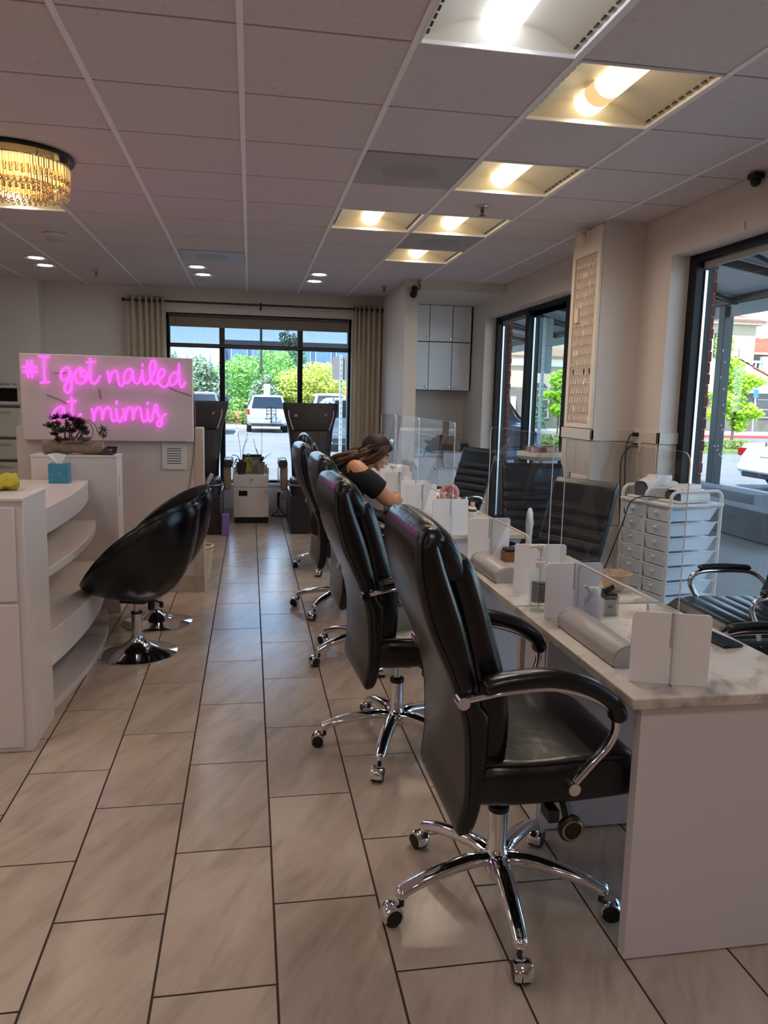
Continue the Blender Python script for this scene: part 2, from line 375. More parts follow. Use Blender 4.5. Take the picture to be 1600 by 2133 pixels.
for n_, (k,i) in enumerate(sorted(VENT)):
    xc, yc = CX0+CPX*(k+.5), CY0+CPY*(i+.5)
    t = thing('ceiling_vent', {2:'plain grey perforated ceiling panel left of the second warm light',3:'dusty grey vent between two warm ceiling lights',0:'dusty grey vent above the far window, beyond white tiles'}[k], 'vent', (xc,yc,HC), 0, 'grey ceiling vents')
    BX(-CPX/2+.015,CPX/2-.015,-CPY/2+.01,CPY/2-.01,.001,.014).build('perforated_panel', VENTM, t, bev=.002)
    MB().lathe([(.02,0),(.15,.002),(.16,.004)],(0,0,-.003),24).build('diffuser_disc', mat('vent_disc',(172,162,166),.5,.2,bump=.3,bscale=380), t)
DLW = emitter('downlight_glow', (240,244,255), 13)
for n_, (x,y,l) in enumerate([(-1.979,7.967,'round downlight at far left of ceiling, nearer of its pair'),(-2.004,8.4,'round downlight at far left of ceiling, farther of its pair'),(-.51,8.023,'round downlight above left curtain, nearer of its pair'),(-.478,8.503,'round downlight above left curtain, farther of its pair'),(.698,8.117,'round downlight toward the right curtain, nearer of its pair'),(.688,8.593,'round downlight toward the right curtain, farther of its pair')]):
    t = thing('downlight', l, 'downlight', (x,y,HC), 0, 'round downlights near the far window')
    MB().lathe([(.068,.0),(.1,-.006),(.104,0),(.1,.004),(.066,.003)],(0,0,0),28,cap=False).build('trim_ring', WHITEP, t)
    MB().lathe([(.001,.0),(.067,.0),(.067,.002),(.001,.002)],(0,0,-.001),24).build('glowing_lens', DLW, t)
for x,y,l in [(1.475,5.008,'pendent sprinkler head between warm ceiling lights'),(-1.547,8.534,'pendent sprinkler head near the far left downlights'),(1.474,8.72,'pendent sprinkler head in the far corner beside the partition')]:
    t = thing('sprinkler', l, 'sprinkler', (x,y,HC), 0, 'ceiling sprinklers')
    MB().lathe([(.001,0),(.04,0),(.036,-.008),(.001,-.01)],(0,0,0),18).build('escutcheon', STEELC, t)
    MB().cyl((0,0,-.008),(0,0,-.045),.009,.006,8).bar((-.012,0,-.02),(-.004,0,-.055),.004,.004).bar((.012,0,-.02),(.004,0,-.055),.004,.004).build('frame_arms', mat('brass_grey',(120,112,104),.4,1), t)
    MB().lathe([(.001,-.055),(.02,-.055),(.022,-.058),(.001,-.06)],(0,0,0),14).build('deflector', mat('brass_grey'), t)
t = thing('smoke_detector', 'round white smoke detector on ceiling near the chandelier', 'smoke detector', (-1.534,6.756,HC))
MB().lathe([(.001,0),(.085,0),(.088,-.012),(.07,-.02)],(0,0,0),28).build('mounting_plate', WHITEP, t)
MB().lathe([(.07,-.018),(.066,-.045),(.04,-.056),(.001,-.058)],(0,0,0),28).build('cover', mat('pale_grey_plastic',(196,186,182),.45), t)
# ---------------------------------------------------------------- walls
def wall(name, boxes, m=None):
    b = MB()
    for q in boxes: b.box(*q)
    return struct(b.build(name, m or PAINT, smooth=0))
wall_far = wall('wall_far', [(-2.33,-.985,9.68,9.9,0,HC+.2),(1.245,2.95,9.68,9.9,0,HC+.2),(-.985,1.245,9.68,9.9,0,.38),(-.985,1.245,9.68,9.9,2.44,HC+.2),(-4.3,-2.33,9.41,9.9,0,HC+.2)])
wall_left = wall('wall_left', [(-4.35,-4.2,-6.1,9.9,0,HC+.2)])
wall_back = wall('wall_back', [(-4.3,2.95,-6.2,-6.0,0,HC+.2)])
wall_right = wall('wall_right', [(2.7,2.95,-6.1,1.3,0,HC+.2),(2.7,2.95,1.3,4.8,2.44,HC+.2),(2.7,2.95,4.8,5.72,0,HC+.2),(2.7,2.95,5.72,8.86,2.44,HC+.2),(2.7,2.95,8.86,9.9,0,HC+.2),(2.7,2.95,1.3,4.8,-.1,.04),(2.7,2.95,5.72,8.86,-.1,.04)])
wall_partition = wall('wall_partition', [(1.61,1.75,8.18,9.68,0,HC+.1)])
wall_soffit = wall('wall_soffit', [(1.75,2.7,8.15,9.68,2.62,HC+.1)])
wall_pillar = wall('wall_pillar', [(2.39,2.7,5.15,5.66,0,HC+.1)])
# porcelain dado with a white rail on the pillar and the wall beside it
for nm, b in (('near_face',(2.395,2.688,5.138,5.15)),):
    pass
_pt = []
def wtile(x0,x1,y0,y1,z0,z1,par): _pt.append(BX(x0,x1,y0,y1,z0,z1).build('tile', WTILE, par, bev=.0015, seg=1))
for z0,z1 in ((.0,.605),(.61,1.215)):
    wtile(2.378,2.69,5.139,5.15,z0,z1,wall_pillar)
    wtile(2.378,2.39,5.15,5.40,z0,z1,wall_pillar); wtile(2.378,2.39,5.405,5.66,z0,z1,wall_pillar)
    wtile(2.688,2.7,4.8,4.965,z0,z1,wall_right); wtile(2.688,2.7,4.97,5.137,z0,z1,wall_right)
    wtile(2.7,2.83,4.788,4.8,z0,z1,wall_right)
RAIL = mat('rail_paint', (205,196,186), .5)
struct(BX(2.37,2.70,5.131,5.15,1.217,1.295).build('trim_1', RAIL, bev=.003)); struct(BX(2.37,2.39,5.131,5.67,1.217,1.295).build('trim_2', RAIL, bev=.003))
struct(BX(2.682,2.7,4.78,5.0,1.217,1.295).build('trim_3', RAIL, bev=.003)); struct(BX(2.682,2.84,4.78,4.8,1.217,1.295).build('trim_4', RAIL, bev=.003))
for n_, (a, b, c, d) in enumerate([(-4.2,-2.33,9.395,9.41),(-2.33,1.61,9.665,9.68),(1.75,2.7,9.665,9.68)]):
    struct(BX(a,b,c,d,0,.1).build('baseboard_far' if n_ == 1 else ('baseboard_corner','', 'baseboard_alcove')[n_], WTILE))
struct(BX(1.596,1.61,8.18,9.665,0,.1).build('baseboard_partition', WTILE))
# ---------------------------------------------------------------- windows
def post(b, x0, x1, y0, y1, z0, z1): b.box(x0, x1, y0, y1, z0, z1)
def side_window(n, y0, y1, posts, z0=.04, z1=2.44):
    b = MB()
    for y in [y0]+posts+[y1-.09]: b.box(2.83,2.955,y,y+.09,z0,z1)
    b.box(2.835,2.95,y0,y1,z0,z0+.1); b.box(2.835,2.95,y0,y1,z1-.04,z1)
    w = struct(b.build('window_%d' % n, BLACKF, smooth=0))
    g = MB(); s = MB(); h = MB(); ys = [y0]+posts+[y1-.09]
    for i in range(len(ys)-1):
        a, c = ys[i]+.09, ys[i+1]
        BX(2.905,2.911,a,c,z0+.1,z1-.04).build('pane', GLASSW, w, smooth=0)
        s.box(2.885,2.903,c-.014,c,z0+.1,z1-.1); s.box(2.885,2.903,a,a+.014,z0+.1,z1-.1)
        h.box(2.88,2.904,a,c,z1-.085,z1-.045)
    s.build('glazing_bead', STEELC, w, smooth=0); h.build('head_channel', mat('grey_head_channel',(150,148,146),.5), w, smooth=0)
    return w
side_window(1, 1.3, 4.8, [3.66, 2.45])
side_window(2, 5.72, 8.86, [7.77, 6.72])
b = MB()
for x in (-.365,.583): b.box(x,x+.062,9.76,9.88,.42,2.44)
b.box(-.985,-.95,9.76,9.88,.42,2.44).box(1.21,1.245,9.76,9.88,.42,2.44).box(-.985,1.245,9.76,9.88,2.36,2.44).box(-.985,1.245,9.76,9.88,.38,.43).box(-.985,1.245,9.76,9.88,2.045,2.09)
w3 = struct(b.build('window_3', BLACKF, smooth=0))
for a, c in ((-.95,-.365),(-.303,.583),(.645,1.21)):
    BX(a,c,9.825,9.831,.43,2.045).build('pane', GLASSW, w3, smooth=0); BX(a,c,9.825,9.831,2.09,2.36).build('pane', GLASSW, w3, smooth=0)
struct(BX(-1.0,1.26,9.655,9.78,.375,.40).build('trim_5', mat('white_sill',(232,232,234),.3), bev=.004))
# roller shade, pulled down a little
SHADE = clear('shade_mesh', (128,132,140), 1.02, .3, (150,140,132))
t = thing('roller_shade', 'half raised translucent roller shade across the top of far window', 'roller shade', (.13,9.73,2.415))
_q = MB().grid(lambda u, v: (-1.08+2.16*u, .002*math.sin(60*PI*u), -.345*v), 180, 2); _q.build('mesh_fabric', SHADE, t)
BX(-1.085,1.085,-.008,.008,-.362,-.342).build('hem_bar', mat('shade_hem',(92,86,84),.5), t, bev=.003)
MB().cyl((-1.085,0,0),(1.085,0,0),.016,n=14).build('roller_tube', mat('shade_hem'), t)
_q = MB().grid(lambda u, v: (-1.08+2.16*u, -.006+.003*math.sin(150*PI*u), -.02-.115*v), 300, 2); _q.build('woven_band', mat('woven_band',(150,136,122),.8,bump=.6,bscale=300), t)
# awning fascia outside over the far window
struct(BX(-1.6,1.9,9.95,10.6,2.42,2.75).build('trim_6', mat('outer_fascia',(90,84,80),.8)))
# ---------------------------------------------------------------- half wall with neon sign
hw = struct(BX(-1.634,-.346,5.85,5.98,0,1.222).build('wall_half', PAINT, smooth=0))
struct(BX(-.402,-.34,5.842,5.99,.0,1.235).build('trim_7', mat('warm_trim',(206,188,172),.5), bev=.003))
struct(BX(-1.634,-.34,5.835,5.85,0,.132).build('baseboard_half', WTILE, bev=.002))
NEON = [('s',[(-0.523,0.252),(-0.52,0.135)]),('s',[(-0.496,0.256),(-0.493,0.132)]),('s',[(-0.557,0.209),(-0.461,0.208)]),('s',[(-0.556,0.176),(-0.456,0.176)]),('s',[(-0.449,0.284),(-0.437,0.28),(-0.393,0.281),(-0.377,0.286)]),('s',[(-0.414,0.281),(-0.414,0.105)]),('s',[(-0.446,0.102),(-0.382,0.11)]),('c',[(-0.247,0.203),(-0.259,0.212),(-0.28,0.207),(-0.299,0.185),(-0.308,0.156),(-0.302,0.132),(-0.286,0.124),(-0.267,0.135),(-0.251,0.165),(-0.241,0.193),(-0.238,0.149),(-0.237,0.101),(-0.24,0.063),(-0.255,0.04),(-0.273,0.042),(-0.285,0.062),(-0.279,0.092),(-0.255,0.125),(-0.233,0.143),(-0.215,0.158)]),('c',[(-0.163,0.211),(-0.187,0.206),(-0.209,0.18),(-0.215,0.142),(-0.201,0.112),(-0.17,0.104),(-0.143,0.125),(-0.133,0.155),(-0.141,0.182),(-0.164,0.196),(-0.175,0.178),(-0.165,0.154),(-0.142,0.148),(-0.113,0.161)]),('c',[(-0.109,0.283),(-0.11,0.212),(-0.112,0.153),(-0.108,0.118),(-0.09,0.105),(-0.067,0.121),(-0.044,0.164)]),('s',[(-0.137,0.251),(-0.07,0.256)]),('c',[(0.003,0.199),(0.012,0.156),(0.019,0.115),(0.022,0.153),(0.036,0.186),(0.058,0.2),(0.072,0.187),(0.075,0.143),(0.083,0.103),(0.102,0.099),(0.119,0.128)]),('c',[(0.174,0.204),(0.151,0.213),(0.125,0.191),(0.115,0.152),(0.122,0.122),(0.145,0.122),(0.166,0.157),(0.177,0.204),(0.178,0.157),(0.186,0.123),(0.204,0.115),(0.224,0.136),(0.24,0.186)]),('c',[(0.24,0.213),(0.242,0.162),(0.25,0.121),(0.268,0.112),(0.288,0.138)]),('c',[(0.282,0.122),(0.315,0.183),(0.333,0.238),(0.325,0.278),(0.303,0.268),(0.292,0.226),(0.294,0.163),(0.309,0.12),(0.328,0.116),(0.348,0.14)]),('c',[(0.344,0.14),(0.38,0.17),(0.394,0.199),(0.382,0.221),(0.36,0.209),(0.346,0.169),(0.354,0.121),(0.378,0.094),(0.407,0.105),(0.43,0.139)]),('c',[(0.489,0.184),(0.461,0.197),(0.435,0.174),(0.425,0.134),(0.44,0.109),(0.465,0.121),(0.485,0.158),(0.489,0.184)]),('c',[(0.491,0.261),(0.493,0.182),(0.496,0.122),(0.507,0.096),(0.522,0.106),(0.534,0.137)]),('s',[(0.242,0.254),(0.245,0.232)]),('c',[(-0.29,-0.068),(-0.313,-0.06),(-0.342,-0.075),(-0.365,-0.107),(-0.37,-0.138),(-0.355,-0.151),(-0.331,-0.137),(-0.307,-0.106),(-0.293,-0.071),(-0.29,-0.106),(-0.284,-0.136),(-0.272,-0.144)]),('c',[(-0.242,0.013),(-0.242,-0.045),(-0.242,-0.105),(-0.235,-0.135),(-0.212,-0.14),(-0.179,-0.105)]),('s',[(-0.273,-0.024),(-0.209,-0.02)]),('c',[(-0.11,-0.065),(-0.101,-0.106),(-0.095,-0.156),(-0.091,-0.112),(-0.078,-0.073),(-0.057,-0.059),(-0.042,-0.078),(-0.038,-0.149),(-0.033,-0.105),(-0.017,-0.07),(0.003,-0.058),(0.019,-0.08),(0.023,-0.131),(0.036,-0.155),(0.053,-0.142)]),('c',[(0.057,-0.061),(0.06,-0.114),(0.07,-0.154),(0.087,-0.151),(0.1,-0.119)]),('c',[(0.104,-0.06),(0.11,-0.102),(0.117,-0.152),(0.121,-0.108),(0.134,-0.066),(0.153,-0.055),(0.168,-0.074),(0.171,-0.145),(0.177,-0.101),(0.192,-0.063),(0.212,-0.053),(0.225,-0.076),(0.231,-0.128),(0.244,-0.155),(0.263,-0.138)]),('c',[(0.271,-0.06),(0.272,-0.116),(0.28,-0.149),(0.295,-0.145),(0.309,-0.098)]),('c',[(0.298,-0.132),(0.31,-0.087),(0.32,-0.043),(0.333,-0.033),(0.338,-0.048),(0.332,-0.074),(0.347,-0.109),(0.366,-0.147),(0.364,-0.178),(0.344,-0.185),(0.333,-0.167),(0.358,-0.133),(0.398,-0.091)]),('s',[(0.06,-0.009),(0.062,-0.037)]),('s',[(0.271,-0.011),(0.272,-0.035)])]
t = thing('neon_sign', 'glowing pink neon lettering on a white board above the half wall', 'neon sign', (-.99,5.80,1.43))
BX(-.583,.583,-.025,.045,-.295,.302).build('board', mat('sign_board',(214,200,198),.5), t, bev=.004)
NEONM = emitter('pink_neon', (255,82,248), .78)
for k, L in NEON:
    P = [(x, -.055, z) for x, z in L]
    P = smooth_path(P, 4) if k == 'c' else P
    MB().tube(P, .0082, 7).build('neon_tube', NEONM, t, smooth=80)
CABLE = mat('thin_wire', (58,44,46), .6)
for P in ([(-.41,-.03,.02),(-.33,-.03,-.01),(-.28,-.03,-.035)],[(-.06,-.03,.07),(-.055,-.03,.045),(-.05,-.03,.0)],[(.42,-.03,.09),(.5,-.032,.06),(.575,-.03,.035)],[(-.36,-.03,.17),(-.27,-.03,.175)]):
    MB().tube(smooth_path(P), .0022, 5).build('wire', CABLE, t)
t = tag(MB().tube(smooth_path([(-.402,5.825,1.5),(-.395,5.826,1.3),(-.405,5.843,1.1),(-.43,5.843,.9),(-.46,5.843,.72),(-.475,5.843,.5),(-.47,5.843,.3)]), .0028, 6).build('cord', mat('pinkish_cord',(150,110,104),.5)), 'thin cord hanging from the neon board down the half wall', 'cord')
t = thing('vent_grille', 'square white vent grille with seven slots on half wall', 'vent', (-.55,5.85,1.027))
BX(-.087,.087,-.016,0,-.1,.1).build('plate', WHITEP, t, bev=.004)
s = BX(-.05,.05,-.0175,-.012,-.0025,.0025).build('slot', DARKG, t, smooth=0); s.location = (0,0,.054)
for i in range(1,7): share(s, t, (0,0,.054-.018*i))
# ---------------------------------------------------------------- reception counter
t = thing('reception_counter', 'white reception counter with curved open shelves between two pedestals', 'counter', (-1.2,4.4,0))
def L(x, y): return (x+1.2, y-4.4)
MB().box(-.3,.315,-1.19,-.84,.0,1.05).build('near_pedestal', WHITE, t, bev=.003)
MB().box(-.29,.283,-1.203,-1.189,.025,.628).build('front_panel', WHITE, t, bev=.003); MB().box(-.29,.283,-1.203,-1.189,.64,1.02).build('front_panel', WHITE, t, bev=.003)
MB().box(-.30,.318,-1.2,-.84,1.044,1.056).build('pedestal_top', WHITE, t, bev=.002)
MB().box(-.2,.335,.9,1.1,.0,1.054).build('far_pedestal', WHITE, t, bev=.003)
MB().box(-.205,.34,.895,1.105,1.052,1.066).build('pedestal_top', WHITE, t, bev=.002)
MB().box(-.46,-.44,-.84,.9,.0,.9).build('back_panel', WHITE, t, smooth=0)
def shelf(x0, k, z0, z1, sk=.12):
    P = [L(x0 - k*((y-4.4)**2)*(1.15 if y > 4.4 else .85), y) for y in [3.56+1.74*i/28 for i in range(29)]]
    P += [(-.44, .9), (-.44,-.84)]
    MB().prism(P, z0, z1).build('shelf', WHITE, t, bev=.003)
shelf(-.842,.125,.0,.035); shelf(-.868,.11,.2,.365); shelf(-.918,.1,.598,.642); shelf(-.985,.07,.775,.905)
MB().box(.335,.341,.95,1.0,.80,.92).build('switch_plate', WHITEP, t, bev=.002)
# ---------------------------------------------------------------- things on the counter
t = thing('tissue_box', 'blue cube tissue box with one white tissue pulled up', 'tissue box', (-1.205,5.225,.905), .05)
t.location = (-1.19,5.15,.905)
TB = mat('tissue_blue', (64,140,172), .55)
BX(-.058,.058,-.058,.058,0,.122).build('box', TB, t, bev=.002)
MB().prism([(.032*math.cos(a), .018*math.sin(a)) for a in [2*PI*i/20 for i in range(20)]], .1222, .1235).build('slot_film', mat('film',(200,215,225),.2), t)
dm = mat('dot_pale', (170,205,220), .6); d = MB()
for i in range(34):
    x, z = random.uniform(-.052,.052), random.uniform(.008,.115); d.lathe([(.0015+random.random()*.0012,0),(.0005,.0006)],(x,-.0584,z),8,'y'); d.lathe([(.0015,0),(.0005,.0006)],(.0584,x,z),8,'x')
d.build('printed_dots', dm, t, kind='stuff')
def tis(u, v):
    a = (u-.5)*1.9; r = .012+.04*v; return (r*math.sin(a)*1.3-.012*v, .018*math.cos(a*2.3)*v+.008*math.sin(9*u)*v-.003, .121+.066*v-.02*abs(u-.45)*v)
MB().grid(tis, 16, 8).build('tissue', mat('tissue_paper',(236,232,232),.9), t)
t = thing('driftwood_planter', 'hollow pale driftwood log planted with dark trailing succulents', 'planter', (-1.155,5.40,1.066))
WOODL = mat('driftwood', (150,132,112), .8, var=.5, vscale=14, bump=.8, bscale=50)
def logf(u, v):
    a = 2*PI*v; r = .052*(1+.06*math.sin(3*a+7*u)+.05*math.sin(11*u+a)); x = -.185+.37*u
    z = .05+r*math.sin(a)*.92
    if math.sin(a) > .55 and .2 < u < .8: z -= .018
    return (x, r*math.cos(a), z)
b = MB().grid(logf, 24, 18, True)
for u in (0,1): b.add([logf(u, j/18) for j in range(18)]+[(-.185+.37*u,0,.05)], [(j,(j+1)%18,18) for j in range(18)])
b.build('log', WOODL, t, smooth=50)
STEM = mat('succulent_stem', (92,58,56), .7); SUC = mat('succulent_leaf', (70,66,44), .5, var=.35, vscale=30); SUC2 = mat('succulent_dark', (52,28,34), .45, var=.3, vscale=40); SUC3 = mat('succulent_grey', (116,116,92), .5, var=.2, vscale=30)
def rosette(c, d, r, n, m, par, th=.22):
    d = Vector(d).normalized(); q = d.to_track_quat('Z','Y'); b = MB()
    for ring, (el, k, s) in enumerate(((.25,n,1.0),(.75,n-1,.8),(1.15,max(3,n-3),.55))):
        for i in range(k):
            a = 2*PI*(i+.5*ring)/k+random.uniform(-.15,.15); dr = Vector((math.cos(a)*math.cos(el), math.sin(a)*math.cos(el), math.sin(el)))
            e = r*s*random.uniform(.85,1.1); P = [Vector(c)+q@(dr*e*f+Vector((0,0,.1*e*f*f))) for f in (0,.35,.75,1)]
            b.tube(P, [e*th*.45, e*th, e*th*.75, e*.02], 5, flat=.5)
    b.build('rosette', m, par, smooth=60)
ST = [((-.09,0,.09),(-.105,-.01,.16),(-.09,-.015,.2),(-.1,-.02,.235)),((-.09,0,.09),(-.12,-.01,.15),(-.135,-.02,.18)),((-.05,.0,.09),(-.05,0,.15),(-.035,-.02,.21),(-.04,-.02,.24)),((-.02,0,.09),(.0,-.01,.16),(.01,-.02,.2),(.0,-.02,.225)),((.0,0,.09),(.04,0,.15),(.05,-.02,.2)),((.03,0,.09),(.06,0,.13),(.075,-.02,.165)),((-.03,.02,.09),(-.02,.02,.18),(.02,.0,.22),(.04,0,.22))]
for i, S in enumerate(ST):
    MB().tube(smooth_path(S), [.0055-.003*j/((len(S)-1)*6) for j in range((len(S)-1)*6+1)], 6).build('stem', STEM, t)
    e = Vector(S[-1]); rosette(e, (random.uniform(-.3,.3),-.5,1), .05 if i < 5 else .038, 11, SUC2 if i in (0,2,3,4) else SUC, t, .13 if i in (0,2,3) else .2)
    m_ = (Vector(S[1])+Vector(S[-1]))/2; rosette(m_+Vector((.012,-.01,0)), (.8,-.6,.4), .034, 9, SUC3 if i % 2 else SUC, t)
for S in ([(.04,0,.1),(.06,-.01,.19),(.1,-.02,.225),(.14,-.02,.2),(.16,-.02,.155),(.185,-.03,.135)],[(.04,0,.1),(.08,0,.2),(.115,-.02,.2),(.13,-.02,.14),(.1,-.03,.09)],[(.15,-.02,.175),(.17,-.02,.13),(.2,-.03,.12)]):
    MB().tube(smooth_path(S), .0022, 5).build('trailing_stem', STEM, t)
for c, r in (((.195,-.03,.165),.04),((.2,-.03,.125),.028),((.18,-.03,.145),.024)): rosette(c, (.2,-.9,.3), r, 7, SUC3, t, .28)
for c, r, m in (((-.06,-.03,.15),.045,SUC),((.0,-.03,.15),.042,SUC2),((.045,-.03,.17),.04,SUC2),((-.11,-.02,.13),.036,SUC2),((.085,-.03,.14),.034,SUC),((-.09,-.03,.095),.03,SUC2),((-.04,-.035,.095),.03,SUC),((.0,-.03,.1),.028,SUC3),((.05,-.03,.1),.028,SUC3),((.1,-.02,.1),.024,SUC3),((.06,-.045,.075),.022,SUC3)): rosette(c, (0,-.5,1), r, 8, m, t, .3)
b = MB().ball((-.085,-.02,.098),(.024,.02,.02)).build('pebble', mat('red_pebble',(104,58,50),.5), t)
MB().ball((.08,-.02,.1),(.026,.018,.015)).build('pebble', mat('blue_pebble',(70,78,100),.4), t)
t = thing('card_reader', 'small dark card stand with a tilted screen beside the driftwood planter', 'card stand', (-.945,5.36,1.066), -.2)
MB().prism([(-.03,0),(.05,0),(.05,.02),(.012,.055),(.0,.05)], -.028, .028, 'y').build('base', DARKG, t, bev=.003)
MB().obox((.042,-.01,.035),(.075,.05,.008), Matrix.Rotation(1.15,3,'X')).build('screen', mat('dark_screen',(34,30,44),.2), t, bev=.002)
MB().obox((.042,-.0145,.036),(.018,.008,.0006), Matrix.Rotation(1.15,3,'X')).build('screen_mark', mat('screen_mark',(180,176,190),.4), t)
YEL = mat('yellow_towel', (238,214,24), .95, bump=.9, bscale=300, sheen=.4)
def fold(u, v):
    a = 2*PI*v; w = .055*(1+.12*math.sin(5*u+1)+.08*math.sin(9*u)); h = .028*(1+.2*math.sin(7*u+2))
    x = -.11+.2*u+.014*math.cos(a*1)*(1-u); k = 1 if .04 < u < .96 else .55
    rr = 1+.16*math.sin(3*a+6*u)+.10*math.sin(7*a+11*u)+.22*noise.noise(Vector((9*u,2.2*math.cos(a),2.2*math.sin(a))))
    return (x, w*math.cos(a)*rr*k, h+h*math.sin(a)*rr*k)
b = MB().grid(fold, 44, 40, True)
for u in (0,1): b.add([fold(u, j/40) for j in range(40)], [tuple(range(40))])
tw = tag(b.build('towel', YEL, loc=(-1.06,3.475,1.058), rot=(0,0,.25), smooth=70), 'rumpled bright yellow towel on the near end of white counter', 'towel')
# ---------------------------------------------------------------- tub stools
def tub_stool(loc, rz, label):
    t = thing('tub_stool', label, 'stool', loc, rz, 'black tub stools at the reception counter')
    zb = .325
    def rim(a): return .66+.245*math.cos(a)-.03*math.cos(2*a)      # low in front (-x), high behind
    def rad(a, s): return (.335*s*math.cos(a), .30*s*math.sin(a))
    def outer(u, v):
        a = 2*PI*v; s = math.sin(u*PI/2)**.72; x, y = rad(a, s*(1-.06*(u > .97))); h = 1-math.cos(u*PI/2)**1.15
        return (x+.03, y, zb+(rim(a)-zb)*h**1.05)
    def inner(u, v):
        a = 2*PI*v; k = 1-u; s = .90*math.sin(k*PI/2)**.6; x, y = rad(a, s); h = max(0, (1-math.cos(k*PI/2)))
        return (x+.03, y, zb+.13+(rim(a)-zb-.125)*h)
    P = MB(); n = 40; R = []
    for i in range(17): R.append([outer(max(i/16,.015), j/n) for j in range(n)])
    for k in (.35,.75,1.0):                                         # rolled rim
        q = []
        for j in range(n):
            a = 2*PI*j/n; o = Vector(outer(1,j/n)); ii = Vector(inner(0,j/n)); q.append(o.lerp(ii,k)+Vector((0,0,.02*math.sin(k*PI))))
        R.append(q)
    for i in range(1,13): R.append([inner(min(i/12,.985), j/n) for j in range(n)])
    P.rings(R).build('shell', LEATH, t, smooth=75)
    def pipe(j): a = 2*PI*j/60; o = Vector(outer(.985,j/60)); return o+Vector((.004*math.cos(a),.004*math.sin(a),.004))
    MB().tube([pipe(j) for j in range(60)], .0045, 6, closed=True).build('piping', LEATH, t)
    c = MB().lathe([(.001,.0),(.2,.0),(.225,.025),(.2,.055),(.001,.062)],(.02,0,.425),32,sx=1.05,sy=.95).build('seat_cushion', LEATH, t, smooth=70)
    MB().cyl((0,0,.12),(0,0,.335),.016,n=18).build('piston', STEELC, t)
    MB().cyl((0,0,.235),(0,0,.245),.031,n=20).build('collar_ring', BLACKP, t)
    MB().lathe([(.029,.09),(.029,.238)],(0,0,0),20).build('column_sleeve', CHROME, t)
    MB().lathe([(.222,.002),(.222,.007),(.19,.017),(.13,.03),(.075,.052),(.045,.08),(.034,.1),(.034,.115),(.001,.115)],(0,0,0),48).build('trumpet_base', CHROME, t, smooth=50)
    MB().box(-.075,.075,-.06,.06,.303,.33).build('seat_plate', BLACKP, t, bev=.006)
    MB().tube([(.0,.05,.29),(.03,.14,.285),(.06,.19,.25)],.006,8).ball((.065,.2,.235),(.014,.014,.022)).build('lever', BLACKP, t)
    MB().cyl((.05,.09,.3),(.05,.09,.235),.02,n=12).build('tilt_housing', BLACKP, t)
    return t
tub_stool((-.64,4.44,0), -.28, 'black tub stool with round chrome base, nearer of the two at the counter')
tub_stool((-.60,5.05,0), .2, 'black tub stool with round chrome base, partly hidden behind the nearer one')
# ---------------------------------------------------------------- drawer cabinet far left
t = thing('drawer_cabinet', 'pale drawer cabinet with dark open top shelf behind the half wall', 'cabinet', (-3.0,8.8,0))
PALE = mat('pale_cabinet', (196,188,170), .5)
MB().box(-.6,.6,.02,.57,.0,1.34).box(-.6,-.57,.0,.57,1.34,1.5).box(.57,.6,.0,.57,1.34,1.5).build('carcass', PALE, t, bev=.003)
BX(-.57,.57,.3,.56,1.345,1.498).build('shelf_interior', mat('dark_brown_shelf',(48,32,26),.6), t)
BX(-.62,.62,-.01,.58,1.5,1.53).build('top', PALE, t, bev=.004)
BX(-.6,.6,-.005,.02,1.33,1.36).build('slide_rail', STEELC, t)
for i, (a, b) in enumerate(((.99,1.32),(.75,.985),(.5,.745),(.02,.495))):
    d = BX(-.59,.59,0,.025,a,b-.03).build('drawer', PALE, t, bev=.004)
    BX(-.59,.59,.008,.03,b-.028,b-.004).build('drawer_gap', mat('gap_grey',(84,80,78),.4,.5), t)
    h = MB().tube(smooth_path([(.30,-.005,b-.075),(.32,-.03,b-.075),(.40,-.035,b-.075),(.48,-.03,b-.075),(.5,-.005,b-.075)]), .008, 8).build('handle', STEELC, d)
t = tag(MB().grid(lambda u,v: (-.2+.42*u, -.12+.24*v, .012+.012*math.sin(13*u+3*v)*math.sin(9*v)+.01*math.sin(31*u)), 24, 10).build('plastic_wrap', clear('wrap_film',(210,210,212),1.45,.35), loc=(-2.72,9.05,1.532)), 'crumpled clear plastic wrap on top of the drawer cabinet', 'plastic wrap')
# ---------------------------------------------------------------- basket by the half wall end
t = thing('basket', 'round cream wicker basket beside the half wall end', 'basket', (-.42,6.21,0))
WICK = mat('wicker_cream', (214,200,170), .75)
for i in range(17):
    z = .008+.0155*i; r = .088+.032*i/16; MB().tube([(r*math.cos(a), r*math.sin(a)*.95, z) for a in [2*PI*j/28 for j in range(28)]], .0092, 6, closed=True).build('wicker_coil', WICK, t)
MB().tube([(.124*math.cos(a), .118*math.sin(a), .272+.012*abs(math.cos(a))) for a in [2*PI*j/32 for j in range(32)]], .0115, 8, closed=True).build('rim', WICK, t)
MB().lathe([(.001,.004),(.088,.004),(.115,.26),(.112,.26),(.085,.01),(.001,.01)],(0,0,0),28,sy=.95).build('lining', mat('basket_lining',(196,180,150),.8), t)
